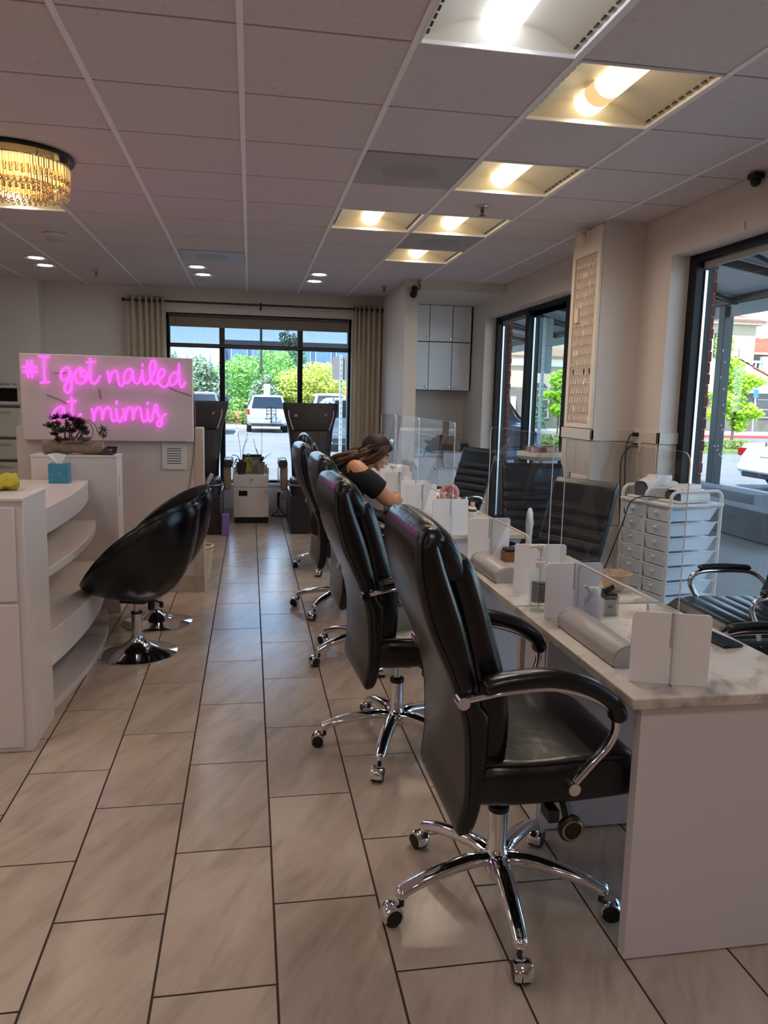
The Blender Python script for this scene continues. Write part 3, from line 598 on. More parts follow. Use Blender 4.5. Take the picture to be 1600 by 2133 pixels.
# ---------------------------------------------------------------- crystal chandelier
t = thing('chandelier', 'crystal ring chandelier with black base plate glowing warm', 'chandelier', (-1.225,4.60,HC))
MB().lathe([(.001,0),(.29,0),(.295,-.012),(.29,-.022),(.001,-.022)],(0,0,0),48).build('base_plate', mat('black_gloss',(14,12,14),.25), t)
CRY = bpy.data.materials.new('crystal'); CRY.use_nodes = True
_p = CRY.node_tree.nodes['Principled BSDF']; _p.inputs['Base Color'].default_value = srgb(255,238,206); _p.inputs['Roughness'].default_value = .03; _p.inputs['Transmission Weight'].default_value = .85; _p.inputs['IOR'].default_value = 1.6
GLOW = emitter('chandelier_led', (255,206,136), 1.1)
cr = MB().rings([[(x,y,z) for x,y in ((-.011,0),(-.007,-.007),(.007,-.007),(.011,0),(.007,.007),(-.007,.007))] for z in (0,-.075)]).ball((0,0,-.088),(.01,.01,.012),6,4)
_c = None
for rr, n, z0 in ((.262,58,-.045),(.255,56,-.10),(.175,38,-.105),(.185,40,-.05)):
    for i in range(n):
        a = 2*PI*i/n
        o = cr.build('crystal', CRY, t, smooth=0) if _c is None else share(_c, t, (0,0,0)); _c = _c or o
        o.location = (rr*math.cos(a), rr*math.sin(a), z0-.004*(i % 2)); o.rotation_euler = (0,0,a+PI/2)
for rr, z0 in ((.236,-.06),(.205,-.10)):
    MB().lathe([(rr-.012,z0-.05),(rr,z0-.05),(rr,z0+.004),(rr-.012,z0+.004)],(0,0,0),56,cap=False).build('led_ring', GLOW, t)
    MB().lathe([(rr-.02,z0+.006),(rr+.022,z0+.006),(rr+.022,z0+.012),(rr-.02,z0+.012)],(0,0,0),56,cap=False).build('metal_ring', CHROME, t)
for i in range(4):
    a = PI/4+i*PI/2; MB().cyl((.2*math.cos(a),.2*math.sin(a),-.02),(.2*math.cos(a),.2*math.sin(a),-.1),.006,n=8).build('support_rod', CHROME, t)
# ---------------------------------------------------------------- swivel chair parts shared by both chair kinds
STITCH = mat('leather_piping', (30,27,28), .4)
LEATHB = mat('blue_black_leather', (14,15,20), .33, spec=.5, bump=.1, bscale=30)
def section(xr, xf, hw, z, n=6, bul=.0):
    """rounded rectangle across the backrest at height z, rear xr, front xf, half width hw; the front bulges by bul"""
    cx, w = (xr+xf)/2, (xf-xr); r = min(w*.42, .035); out = []
    for (x, y) in rrect(w, 2*hw, r, n):
        b = bul*(1-(y/hw)**2) if x > 0 else 0
        out.append((cx+x+b, y, z))
    return out
def refine(R, k=2):
    for _ in range(k):
        Q = [R[0]]
        for a, b in zip(R, R[1:]): Q += [[tuple((p+q)/2 for p, q in zip(u, v)) for u, v in zip(a, b)], b]
        R = Q
    return R
def interp(tab, n):
    P = smooth_path([tuple(t) for t in tab], n); return [tuple(p) for p in P]
def swivel_base(t, a0, metal=CHROME, top=.40):
    leg0 = None
    for k in range(5):
        a = math.radians(a0+72*k)
        if leg0 is None:
            P = smooth_path([(.02,0,.135),(.08,0,.142),(.17,0,.130),(.25,0,.112),(.305,0,.092)], 5)
            leg0 = MB().tube(P, [.030-.008*i/(len(P)-1) for i in range(len(P))], 10, flat=.75).ball((.305,0,.089),(.022,.022,.019)).build('star_leg', metal, t, smooth=70)
            MB().cyl((.305,0,.05),(.305,0,.082),.008,n=8).build('caster_stem', BLACKP, leg0)
            hd = MB(); n = 14; w0 = .025
            hd.rings([[(.335+.031*math.cos(q)*s, y, .031+.031*math.sin(q)*s) for q in [math.radians(-20)+math.radians(220)*i/n for i in range(n+1)]] + [(.335+.026*math.cos(q)*s, y, .031+.026*math.sin(q)*s) for q in [math.radians(200)-math.radians(220)*i/n for i in range(n+1)]] for y, s in ((-.024,.9),(-.016,1),(.016,1),(.024,.9))])
            hd.build('caster_hood', metal, leg0, smooth=50)
            wh = MB()
            for s in (-1,1): wh.lathe([(.001,0),(.02,0),(.0255,.003),(.0275,.007),(.0275,.016),(.022,.019),(.001,.019)],(.335,s*.0045 + (0 if s > 0 else 0),.0277),18,'y') if s < 0 else wh.lathe([(.001,0),(.02,0),(.0255,.003),(.0275,.007),(.0275,.016),(.022,.019),(.001,.019)],(.335,.0235,.0277),18,'y')
            wh.build('caster_wheel', BLACKP, leg0, smooth=50)
            leg0.rotation_euler = (0,0,a)
        else:
            o = leg0.copy(); COL.objects.link(o); o.parent = t; o.rotation_euler = (0,0,a)
            for ch in leg0.children: c = ch.copy(); COL.objects.link(c); c.parent = o
    MB().lathe([(.001,.10),(.036,.10),(.04,.115),(.04,.15),(.03,.165),(.0275,.17),(.0275,.285),(.001,.285)],(0,0,0),24).build('gas_sleeve', metal, t, smooth=50)
    MB().lathe([(.027,.283),(.031,.287),(.031,.302),(.016,.306)],(0,0,0),20).build('collar_ring', BLACKP, t)
    MB().cyl((0,0,.28),(0,0,top),.0145,n=16).build('piston', STEELC, t)
    MB().box(-.12,.13,-.08,.08,top-.01,top+.028).box(-.05,.07,-.05,.05,top-.03,top).build('tilt_mechanism', BLACKP, t, bev=.008)
def exec_chair(loc, rz, a0, label):
    t = thing('executive_chair', label, 'chair', loc, rz, 'black high back chairs on the client side of the tables')
    swivel_base(t, a0)
    # backrest: z, rear x, front x, half width
    tab = [(.335,-.175,-.155,.20),(.36,-.19,-.13,.225),(.45,-.178,-.115,.245),(.57,-.18,-.105,.25),(.66,-.19,-.105,.252),(.765,-.222,-.115,.252),(.905,-.283,-.15,.25),(1.02,-.315,-.19,.247),(1.09,-.322,-.215,.243),(1.135,-.318,-.232,.235),(1.16,-.305,-.25,.222),(1.168,-.29,-.268,.205)]
    T = interp(tab, 4)
    MB().rings([section(xr, xf-.035 if xf-xr > .09 else xf-.012, hw, z) for z, xr, xf, hw in T]).build('backrest', LEATH, t, smooth=60)
    fr = [(.47,-.135,-.07,.20),(.55,-.15,-.062,.222),(.66,-.155,-.06,.228),(.765,-.17,-.075,.228),(.905,-.20,-.115,.226),(1.0,-.225,-.145,.225),(1.06,-.24,-.168,.22),(1.085,-.25,-.185,.21)]
    MB().rings([section(xr, xf, hw, z, bul=.02) for z, xr, xf, hw in interp(fr, 4)]).build('back_cushion', LEATH, t, smooth=60)
    # rolled head cushion over the top
    hc = []
    for i in range(25):
        y = -.225+.45*i/24; e = math.sqrt(max(0, 1-(abs(y)/.232)**6)); r = .05*(.35+.65*e)
        hc.append([(-.248-.03*math.sin(q)+r*1.15*math.cos(q), y, 1.09+r*1.75*math.sin(q)) for q in [2*PI*j/18 for j in range(18)]])
    MB().rings(hc).build('head_cushion', LEATH, t, smooth=70)
    for s in (-1,1):
        MB().tube([(xr+.006, s*(hw+.001), z) for z, xr, xf, hw in T[3:-4]], .0032, 6).build('piping', STITCH, t)
    # seat: x, z low, z high, half width
    st = [(-.17,.46,.50,.20),(-.155,.435,.535,.235),(-.1,.428,.55,.252),(0,.428,.548,.258),(.12,.428,.552,.258),(.22,.43,.552,.252),(.29,.432,.54,.243),(.335,.44,.51,.22),(.35,.455,.49,.20)]
    R = []
    for x, z0, z1, hw in interp(st, 4):
        q = rrect(2*hw, z1-z0, min(.04,(z1-z0)*.45), 5); R.append([(x, a, (z0+z1)/2+b+(.012*(1-(a/hw)**2) if b > 0 else 0)-(.0 if b < 0 else .018*math.exp(-((x-.02)/.09)**2)*math.exp(-(a/.16)**2))) for a, b in q])
    MB().rings(R).build('seat', LEATH, t, smooth=60)
    for s in (-1,1):
        MB().tube(smooth_path([(-.13,s*.238,.548),(0,s*.244,.55),(.14,s*.244,.553),(.27,s*.232,.545)]), .004, 6).build('piping', STITCH, t)
        P = smooth_path([(-.202,s*.262,.736),(-.14,s*.272,.752),(-.07,s*.275,.764),(.03,s*.275,.766),(.12,s*.275,.742),(.185,s*.275,.706),(.208,s*.274,.66),(.195,s*.27,.606),(.15,s*.265,.55),(.103,s*.258,.489)], 5)
        a = MB().tube(P, .0155, 10, flat=.62, up=(0,0,1)); a.cyl((-.202,s*.245,.736),(-.202,s*.283,.736),.0165,n=14).cyl((.103,s*.235,.489),(.103,s*.283,.489),.0165,n=14)
        arm = a.build('armrest', CHROME, t, smooth=50)
        pp = smooth_path([(-.15,s*.275,.772),(-.13,s*.276,.782),(-.06,s*.276,.792),(.03,s*.276,.794),(.12,s*.276,.768),(.18,s*.276,.732),(.205,s*.276,.7),(.213,s*.276,.668)], 5); m = len(pp)
        MB().tube(pp, [.032*min(1, .45+i/3, .45+(m-1-i)/3) for i in range(m)], 12, flat=.72, up=(0,0,1)).build('arm_pad', LEATH, arm, smooth=70)
    MB().tube(smooth_path([(.03,-.07,.41),(.05,-.13,.405),(.07,-.18,.395)]), .006, 8).box(.055,.085,-.24,-.18,.375,.41).build('height_lever', BLACKP, t, bev=.003)
    kb = MB().bar((.12,-.17,.425),(.135,-.19,.35),.035,.02).build('tension_handle', BLACKP, t, bev=.006)
    MB().lathe([(.001,-.012),(.03,-.012),(.037,-.006),(.037,.006),(.03,.012),(.001,.012)],(.137,-.20,.333),24,'y').build('tension_knob', BLACKP, kb)
    MB().tube([(.137+.027*math.cos(a),-.2135,.333+.027*math.sin(a)) for a in [2*PI*i/28 for i in range(28)]], .003, 6, closed=True).build('knob_ring', mat('dull_gold',(176,146,96),.35,.9), kb)
    MB().tube(smooth_path([(-.01,-.02,.4),(.01,-.05,.37),(.05,-.06,.37),(.1,-.06,.41)]), .003, 6).build('cable', BLACKP, t)
    return t
ex = exec_chair((.72,2.03,0), 0, 48, 'black leather high back chair at the nearest marble table')
dup(ex, (.615,3.09,0), .06, 'black leather high back chair second along the row of tables')
dup(ex, (.655,4.24,0), .03, 'black leather high back chair third along the row, just before the seated woman')
dup(ex, (.62,5.25,0), .05, 'black leather high back chair that the woman in black sits on')
dup(ex, (.72,6.56,0), -.1, 'black leather high back chair farthest along the row, near the pedicure chair')
# vary the resting angle of the star bases
for o, a in zip([o for o in COL.objects if o.name.startswith('executive_chair')], (0,-20,10,35,55)):
    for ch in o.children:
        if ch.name.startswith('star_leg'): ch.rotation_euler.z += math.radians(a)
# ---------------------------------------------------------------- ribbed chairs on the other side
def tech_chair(loc, rz, a0, label):
    t = thing('ribbed_chair', label, 'chair', loc, rz, 'black ribbed chairs on the window side of the tables')
    swivel_base(t, a0)
    def bx(z): return -.195-.16*max(0,(z-.52))/.55-.02*math.sin((z-.5)*4)   # rear line of the back, leaning
    def rib(z):
        if z > .93 or z < .56: return 0
        return .011*abs(math.sin((z-.56)/.0617*PI))**.6-.004
    R = []; N = 80
    for i in range(N+1):
        z = .50+.56*i/N; e = min(1, .3+i/4*.7, .3+(N-i)/4*.7); hw = .212+.010*math.sin((z-.5)*5)
        x = bx(z); R.append(section(x-.022*e, x+.03*e+rib(z), hw*(.97+.03*e), z))
    MB().rings(R).build('backrest', LEATHB, t, smooth=50)
    R = []
    for i in range(61):
        x = -.2+.5*i/60; e = min(1, .35+i/4*.65, .35+(60-i)/6*.65); r = .008*abs(math.sin(x/.0715*PI))**.6-.004
        z1 = .545-.03*max(0,(x-.18)/.12)**2; z0 = .47
        q = rrect(.48*(.96+.04*e), (z1-z0)*e, .03*e, 4); R.append([(x, a, (z0+z1)/2+b+(r if b > 0 else 0)) for a, b in q])
    MB().rings(R).build('seat', LEATHB, t, smooth=50)
    MB().rings([[(x,a,z) for a, z in rrect(.4,.05,.015,3,0,.445)] for x in (-.16,.2)]).build('seat_shell', BLACKP, t)
    for s in (-1,1):
        P = smooth_path([(-.23,s*.225,.60),(-.19,s*.256,.64),(-.13,s*.262,.662),(.0,s*.262,.666),(.1,s*.262,.662),(.15,s*.262,.64),(.16,s*.262,.60),(.13,s*.256,.54),(.1,s*.24,.47)], 5)
        arm = MB().tube(P, .0125, 10).ball((-.23,s*.225,.60),.016,10,6).build('armrest', CHROME, t, smooth=60)
        pp = [(-.14,s*.262,.676),(-.13,s*.262,.682),(.0,s*.262,.688),(.1,s*.262,.682),(.115,s*.262,.674)]
        MB().tube(smooth_path(pp,4), [.024*min(1,.5+i/3,.5+(16-i)/3) for i in range(17)], 10, flat=.6, up=(0,0,1)).build('arm_pad', BLACKP, arm, smooth=70)
    for s in (-1,1):
        MB().tube(smooth_path([(-.08,s*.16,.44),(-.19,s*.17,.46),(-.235,s*.17,.54),(-.25,s*.17,.62)]), .011, 8).build('back_bracket', BLACKP, t)
    return t
tc = tech_chair((1.83,2.19,0), PI, 20, 'black ribbed chair nearest the viewer, only its arm showing past the marble corner')
dup(tc, (2.31,3.17,0), PI-.05, 'black ribbed chair in front of the big right window, seat and one arm showing')
dup(tc, (1.50,3.83,0), math.radians(205), 'black ribbed chair left of the drawer cart, its ribbed front facing the tables')
dup(tc, (1.9,4.72,0), math.radians(266), 'black ribbed chair behind another, squarely facing the viewer, in front of far side window')
dup(tc, (1.70,6.55,0), math.radians(203), 'black ribbed chair shining blue in front of the white sink cabinet')
# ---------------------------------------------------------------- manicure tables
MARB = veined('marble', (226,219,208), (132,122,112), .16, scale=(2.2,1.1,2.2), rot=.6, amt=.75, base2=(206,194,178), vw=.7)
PANELW = mat('table_panel_white', (222,213,214), .4)
def table(y0, y1, label):
    t = thing('manicure_table', label, 'table', (1.235,(y0+y1)/2,0), 0, 'white marble topped manicure tables'); h = (y1-y0)/2
    MB().box(-.289,.289,-h,h,.715,.745).build('marble_top', MARB, t, bev=.004)
    BX(-.252,.262,-h+.022,-h+.058,.004,.715).build('side_panel', PANELW, t, bev=.0015)
    BX(-.252,.262,h-.225,h-.02,.004,.715).build('pedestal', PANELW, t, bev=.0015)
    BX(-.258,-.252,h-.215,h-.03,.02,.70).build('pedestal_door', PANELW, t, bev=.0015)
    BX(-.258,.268,-h+.016,h-.014,.70,.7145).build('top_rail', PANELW, t, bev=.0015)
    return t
for y0, y1, l in ((1.707,2.585,'nearest white table with veined marble top and plain side panel'),(2.60,3.462,'second marble table, holding the pump bottle end to end with the nearest'),(4.06,4.92,'third marble table, set back beyond a gap, with the pink fan'),(4.925,5.80,'fourth marble table, where the woman in black rests her arm'),(5.81,6.68,'farthest marble table behind the woman in black')): table(y0, y1, l)
# ---------------------------------------------------------------- sneeze guards
FROST = mat('frosted_white_acrylic', (248,244,244), .3)
def guard(x, y0, y1, fa, fb, label, tilt=0):
    t = thing('sneeze_guard', label, 'sneeze guard', (x,(y0+y1)/2,.745), 0, 'clear acrylic sneeze guards on the tables'); h = (y1-y0)/2; H = .615
    ca, cb, ch = fa+.13-(y0+y1)/2, fb-.03-(y0+y1)/2, .2
    def fil(cx, cy, r, a0, a1): return [(cx+r*math.cos(a0+(a1-a0)*i/6), cy+r*math.sin(a0+(a1-a0)*i/6)) for i in range(7)]
    outer = [(-h,.0)]+fil(-h+.03,H-.03,.03,PI,PI/2)+fil(h-.03,H-.03,.03,PI/2,0)+[(h,0),(cb,0)]+fil(cb-.03,ch-.03,.03,0,PI/2)+fil(ca+.03,ch-.03,.03,PI/2,PI)+[(ca,0)]
    # one clear sheet without side faces, and the polished edge that catches the light as its own part
    n = len(outer); m = MB()
    bm = bmesh.new(); vs = [bm.verts.new((0,a,b)) for a, b in outer]; bm.faces.new(vs); bmesh.ops.triangulate(bm, faces=bm.faces)
    bm.verts.ensure_lookup_table(); m.add([v.co[:] for v in bm.verts], [tuple(v.index for v in f.verts) for f in bm.faces]); bm.free()
    m.build('panel', ACRYL, t, smooth=0)
    e = MB(); w = .0018
    e.rings([[(a,p[0],p[1]) for p in outer] for a in (-w,w)], cap0=False, cap1=False).build('panel_edge', ACRYLE, t, smooth=30)
    cut = [(cb,0)]+fil(cb-.03,ch-.03,.03,0,PI/2)+fil(ca+.03,ch-.03,.03,PI/2,PI)+[(ca,0)]
    MB().tube([(0,a,b) for a, b in cut], .0042, 6).build('cutout_edge', mat('cutout_edge_tape',(206,196,192),.45), t, smooth=60)
    for f, q in ((fa,tilt),(fb,-.02)):
        R = Matrix.Rotation(q, 4, 'Z'); b = MB()
        sh = [(-.1,0),(-.1,.178)]+fil(-.088,.182,.012,PI,PI/2)+fil(.088,.182,.012,PI/2,0)+[(.1,.178),(.1,0)]
        b.prism(sh, -.0025, .0025, 'y'); o = b.build('foot', FROST, t, bev=.0008, seg=1); o.location = (.0, f-(y0+y1)/2, 0); o.rotation_euler = (0,0,q)
        o.location.x = -.002
        sl = MB().box(-.0022,.0022,-.0034,.0034,.1,.194).build('slot', mat('slot_shadow',(176,170,170),.5), o, smooth=0)
    return t
guard(1.09,1.775,2.55,1.797,2.42,'clear sneeze guard with white feet on the nearest table',-.33)
guard(1.10,2.69,3.45,2.76,3.41,'clear sneeze guard with white feet behind the pump bottle',-.12)
guard(1.09,4.05,4.94,4.085,4.82,'clear sneeze guard with white feet on the table with the pink fan',-.06)
guard(1.10,4.995,5.785,5.05,5.66,'clear sneeze guard with white feet beside the woman\'s forearm',-.05)
guard(1.10,5.85,6.5,5.90,6.40,'clear sneeze guard with white feet farthest along, behind the woman\'s face',-.05)
# ---------------------------------------------------------------- hand rests
HREST = mat('pearl_vinyl', (178,168,164), .3, spec=.6, bump=.12, bscale=240)
def handrest(x0, x1, y0, y1, label, rz=0):
    t = thing('hand_rest', label, 'hand rest', ((x0+x1)/2,(y0+y1)/2,.7455), rz, 'pearl vinyl hand rest cushions'); w, L_ = (x1-x0)/2, (y1-y0)/2
    def sec(s): return [(w*s*math.cos(a), .012+.05*s*max(0,math.sin(a))**.8) for a in [PI*i/14 for i in range(15)]]+[(-w*s,.004),(-w*s*.94,0),(w*s*.94,0),(w*s,.004)]
    MB().rings([[(a,y,b) for a, b in sec(s)] for y, s in ((-L_,.93),(-L_+.004,.985),(-L_+.01,1),(L_-.01,1),(L_-.004,.985),(L_,.93))]).build('cushion', HREST, t, smooth=50)
    for y in (-L_+.004, L_-.004): MB().tube([(a,y,b) for a, b in sec(1.0)[:15]], .0025, 6).build('seam', HREST, t)
    BX(-w*.97,w*.97,-L_+.002,L_-.002,0,.004).build('base', mat('rest_base',(70,64,62),.6), t)
handrest(1.0,1.105,1.93,2.335,'pearl hand rest cushion on the nearest table')
handrest(.975,1.08,2.93,3.275,'pearl hand rest cushion lying at the corner of second marble table',.02)
handrest(.975,1.085,4.2,4.65,'pearl hand rest cushion on the third table below the pink fan',.04)
handrest(.985,1.09,5.16,5.5,'pearl hand rest cushion under the woman\'s elbow',0)
# ---------------------------------------------------------------- small things on the tables
def pump(x, y):
    t = thing('pump_bottle', 'clear pump bottle of hand sanitizer with grey label on marble', 'bottle', (x,y,.7455), -.5)
    PET = clear('clear_pet', (250,252,252), 1.45, .04, (220,225,228)); LIQ = clear('clear_liquid', (246,250,247), 1.2, .05, (220,228,226))
    prof = [(.0305,0),(.034,.005),(.034,.12),(.031,.138),(.022,.15),(.0145,.156),(.0145,.162)]
    MB().lathe(prof,(0,0,0),28,cap=False).lathe([(.001,.002),(.0305,0)],(0,0,0),28,cap=False).build('bottle', PET, t, smooth=60)
    MB().lathe([(.001,.004),(.031,.004),(.0325,.008),(.0325,.105),(.001,.105)],(0,0,0),28).build('liquid', LIQ, t, smooth=50)
    lb = MB().grid(lambda u, v: (.0345*math.cos(-2.3+2.7*u), .0345*math.sin(-2.3+2.7*u), .038+.075*v), 24, 2).build('label', mat('grey_label',(126,124,124),.5), t)
    tx = MB(); a0 = -1.45
    for r in range(13):
        z = .106-.0047*r
        for k in range(5):
            if r in (1,): continue
            a = a0+.17*k; w = .15 if k < 4 else random.uniform(.04,.13)
            h = .0022 if r else .004
            tx.grid(lambda u, v: (.0348*math.cos(a+w*u), .0348*math.sin(a+w*u), z-h*v), 2, 1)
    tx.build('label_print', mat('label_ink',(44,44,48),.6), t, kind='stuff')
    bc = MB()
    for k in range(9):
        a = -1.05+.022*k*1.6; bc.grid(lambda u, v: (.0348*math.cos(a+.015*u), .0348*math.sin(a+.015*u), .041+.008*v), 1, 1)
    bc.build('barcode', mat('label_ink'), t, kind='stuff')
    CR = mat('cream_plastic', (228,216,206), .4)
    p = MB().lathe([(.0165,.158),(.0165,.178),(.012,.182),(.012,.19),(.001,.19)],(0,0,0),22).cyl((0,0,.188),(0,0,.222),.0045,n=10).build('pump_collar', CR, t, smooth=40)
    MB().lathe([(.001,.22),(.012,.22),(.0135,.226),(.0135,.236),(.011,.24),(.001,.24)],(0,0,0),18).tube(smooth_path([(0,0,.231),(-.02,-.0,.231),(-.036,.0,.229),(-.044,0,.223)]), [.0062-.00018*i for i in range(19)], 8).build('pump_head', CR, t, smooth=50)
    MB().cyl((0,0,.01),(0,0,.16),.003,n=8).build('dip_tube', CR, t)
pump(1.003,2.515)
t = thing('remover_bottle', 'milky white flip top bottle beside the black box', 'bottle', (1.127,2.345,.7455), .4)
MILK = clear('milky_plastic', (225,228,236), 1.4, .62, (222,222,230))
MB().lathe([(.024,0),(.0285,.004),(.0285,.082),(.026,.094),(.016,.1)],(0,0,0),24).build('bottle', MILK, t, smooth=60)
MB().lathe([(.018,.098),(.0195,.1),(.0195,.118),(.016,.126),(.001,.128)],(0,0,0),22).build('cap', WHITEP, t, smooth=50)
MB().obox((-.03,0,.125),(.03,.022,.003),Matrix.Rotation(.75,3,'Y')).build('flip_lid', WHITEP, t, bev=.001)
t = thing('polish_box', 'small black and white carton with gold patch inside a clear stand', 'box', (1.236,2.452,.7455), -.05)
BX(-.021,.021,-.021,.021,0,.078).build('carton', mat('carton_cream',(206,196,188),.5), t, bev=.001)
BX(-.0215,.0215,-.0215,.0215,.058,.0788).build('black_band', mat('band_black',(20,18,20),.4), t, bev=.0005)
BX(-.010,.006,-.0219,-.021,.028,.038).build('gold_patch', mat('gold_print',(150,122,84),.4,.5), t)
text('printed_word','COLOR',.0105,mat('pale_print',(200,196,194),.5),t,(.002,-.0219,.068),(PI/2,0,0),.0001)
MB().obox((-.004,0,.092),(.044,.018,.02),Matrix.Rotation(-.5,3,'Y')).build('dark_bottle', BLACKP, t, bev=.004)
MB().box(-.026,.027,-.026,-.0255,0,.072).box(.0265,.027,-.026,.027,0,.072).box(-.026,.027,.0265,.027,0,.072).build('clear_stand', ACRYL, t, smooth=0)
t = thing('wooden_bowl', 'pale wooden bowl holding little brushes at the table joint', 'bowl', (1.42,2.78,.7455))
BOWL = mat('pale_wood', (206,176,146), .5, var=.2, vscale=20)
MB().lathe([(.001,.0),(.03,0),(.034,.006),(.055,.03),(.068,.072),(.066,.074),(.05,.034),(.028,.012),(.001,.012)],(0,0,0),32,cap=False).build('bowl', BOWL, t, smooth=60)
for i, (dx, dy) in enumerate(((-.01,.0),(.012,-.012),(.0,.014))):
    MB().cyl((dx*.5,dy*.5,.014),(dx*3,dy*3,.098),.0035,.002,8).build('brush', clear('clear_handle',(235,235,238),1.5,.3,(225,225,228)), t)
t = thing('phone', 'black phone lying at the right edge of nearest marble table', 'phone', (1.452,2.13,.7455), .1)
BX(-.036,.036,-.072,.072,0,.009).build('case', BLACKP, t, bev=.004); BX(-.033,.033,-.069,.069,.0088,.0094).build('screen', mat('phone_glass',(8,8,10),.08), t)
def minifan(name, label, x, y, rz, m, r, H, side):
    t = thing(name, label, 'fan', (x,y,.7455), rz)
    zc = H-r
    MB().lathe([(.001,0),(.034,0),(.036,.004),(.034,.009),(.001,.01)],(0,0,0),24).build('base', m, t)
    MB().rings([[(a,b,z) for a, b in rrect(.034-.01*z/H,.026,.01,4)] for z in (.009,.03,zc-r+.012)]).build('handle', m, t)
    MB().tube([(r*math.cos(a),0,zc+r*math.sin(a)) for a in [2*PI*i/36 for i in range(36)]], .011, 8, closed=True, flat=1.4).build('ring', m, t, smooth=70)
    sp = None
    for s in (-1,1):
        for i in range(22):
            a = 2*PI*i/22
            if sp is None: sp = MB().bar((.012,-.015,0),(r-.004,-.012,0),.0028,.0022).build('grille_rib', m, t, smooth=0); o = sp
            else: o = share(sp, t, (0,0,0))
            o.location = (0,0,zc); o.rotation_euler = (0,-a,0) if s < 0 else (0,-a,PI)
            o.rotation_mode = 'XYZ'
            if s > 0: o.rotation_euler = (0,a,PI)
        MB().lathe([(.001,0),(.013,0),(.012,.003),(.001,.004)],(0,s*.015,zc),16,'y').build('grille_hub', m, t)
    bl = MB()
    for i in range(4):
        a = PI/2*i
        bl.grid(lambda u, v: ((.008+(r-.014)*u)*math.cos(a+.9*v), -.006+.012*v, zc+(.008+(r-.014)*u)*math.sin(a+.9*v)), 4, 3)
    bl.build('blades', side, t)
minifan('pink_fan', 'round pink mini fan standing on the third table', 1.285, 4.86, .15, mat('pink_plastic',(206,146,136),.45), .055, .18, mat('rose_blade',(186,96,100),.4))
minifan('white_fan', 'white mini fan turned edgeways behind a white foot on second table', 1.245, 3.28, 1.25, WHITEP, .055, .245, WHITEP)
def bottle(name, label, x, y, r, h, m, capm, cap=.35, group=None, z=.7455):
    t = thing(name, label, 'bottle', (x,y,z), 0, group)
    hb = h*(1-cap)
    MB().lathe([(r*.9,0),(r,.003),(r,hb*.85),(r*.55,hb),(.001,hb)],(0,0,0),18).build('body', m, t, smooth=45)
    MB().lathe([(r*.5,hb),(r*.62,hb+.001),(r*.55,h-.002),(.001,h)],(0,0,0),16).build('cap', capm, t, smooth=45)
    return t
PINKL = mat('pink_cap', (222,164,150), .4)
bottle('nail_bottle','white bottle with pink cap, in front of its neighbours by the pink fan',1.385,4.66,.026,.10,WHITEP,PINKL,.28)
MB().lathe([(.0264,.04),(.0264,.055)],(0,0,0),18,cap=False).build('label_band', DARKG, bpy.data.objects['nail_bottle'])
bottle('nail_bottle','slim white bottle just behind the pink capped one',1.372,4.76,.014,.12,WHITEP,WHITEP)
bottle('nail_bottle','short dark red bottle beside the slim white one',1.345,4.72,.015,.07,mat('dark_red_polish',(90,24,34),.2),BLACKP,.45)
bottle('nail_bottle','small white bottle farthest behind near the pink fan',1.34,4.82,.014,.11,WHITEP,WHITEP)
bottle('lotion_bottle','white bottle with ridged cap half hidden behind a guard foot',1.20,2.90,.03,.14,MILK,WHITEP,.25)
t = thing('wooden_box', 'small orange brown wooden box behind the second guard foot', 'box', (1.205,3.36,.7455))
BX(-.05,.05,-.035,.035,0,.045).build('box', mat('orange_wood',(150,98,52),.5,var=.3,vscale=20), t, bev=.002); BX(-.045,.045,-.03,.03,.045,.06).build('lid', BLACKP, t, bev=.002)
# nail lamps and the drawer cart
def nail_lamp(name, label, loc, rz, w, d, h, word=None, panel=False):
    t = thing(name, label, 'nail lamp', loc, rz)
    def sh(u, v):
        a = PI*v; x = -d/2+d*u; k = (1-.25*(1-u)**2); hh = h*(.78+.22*math.sin(PI*min(1,u*1.1)))
        return (x, w/2*k*math.copysign(abs(math.cos(a))**.65, math.cos(a)), .012+(hh-.012)*math.sin(a)**.6)
    b = MB().grid(sh, 14, 22)
    b.add([sh(1,j/22) for j in range(23)], [tuple(range(23))])
    b.build('shell', mat('lamp_white',(232,226,222),.22), t, smooth=60)
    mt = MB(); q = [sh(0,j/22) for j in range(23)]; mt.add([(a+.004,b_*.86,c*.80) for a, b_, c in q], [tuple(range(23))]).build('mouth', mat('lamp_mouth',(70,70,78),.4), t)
    BX(-d/2-.03,d/2,-w/2+.005,w/2-.005,0,.012).build('base_tray', mat('lamp_white'), t, bev=.004)
    MB().rings([[(-d*.2+.01,y*.6,z) for y, z in rrect(w*.9,.03,.012,3,0,h*.93)],[(d*.36,y*.55,z) for y, z in rrect(w*.9,.03,.012,3,0,h*.93)]]).build('top_ridge', mat('lamp_white'), t, bev=.004)
    if word: text('printed_word', word, .02, mat('grey_ink',(90,90,96),.5), t, (-d/2+.085,-w/2-.0006,h*.62),(PI/2,0,0),.0001)
    if panel: MB().obox((-d/2+.022,0,h*.72),(.03,w*.5,.004),Matrix.Rotation(-.9,3,'Y')).build('display', mat('lamp_display',(40,44,54),.2), t, bev=.001)
CARTW = mat('frosted_drawer', (236,240,248), .35)
t = thing('drawer_cart', 'white metal cart with two columns of ten white drawers', 'drawer cart', (2.388,4.057,0), .21)
hw, hd, zt = .197, .18, .945
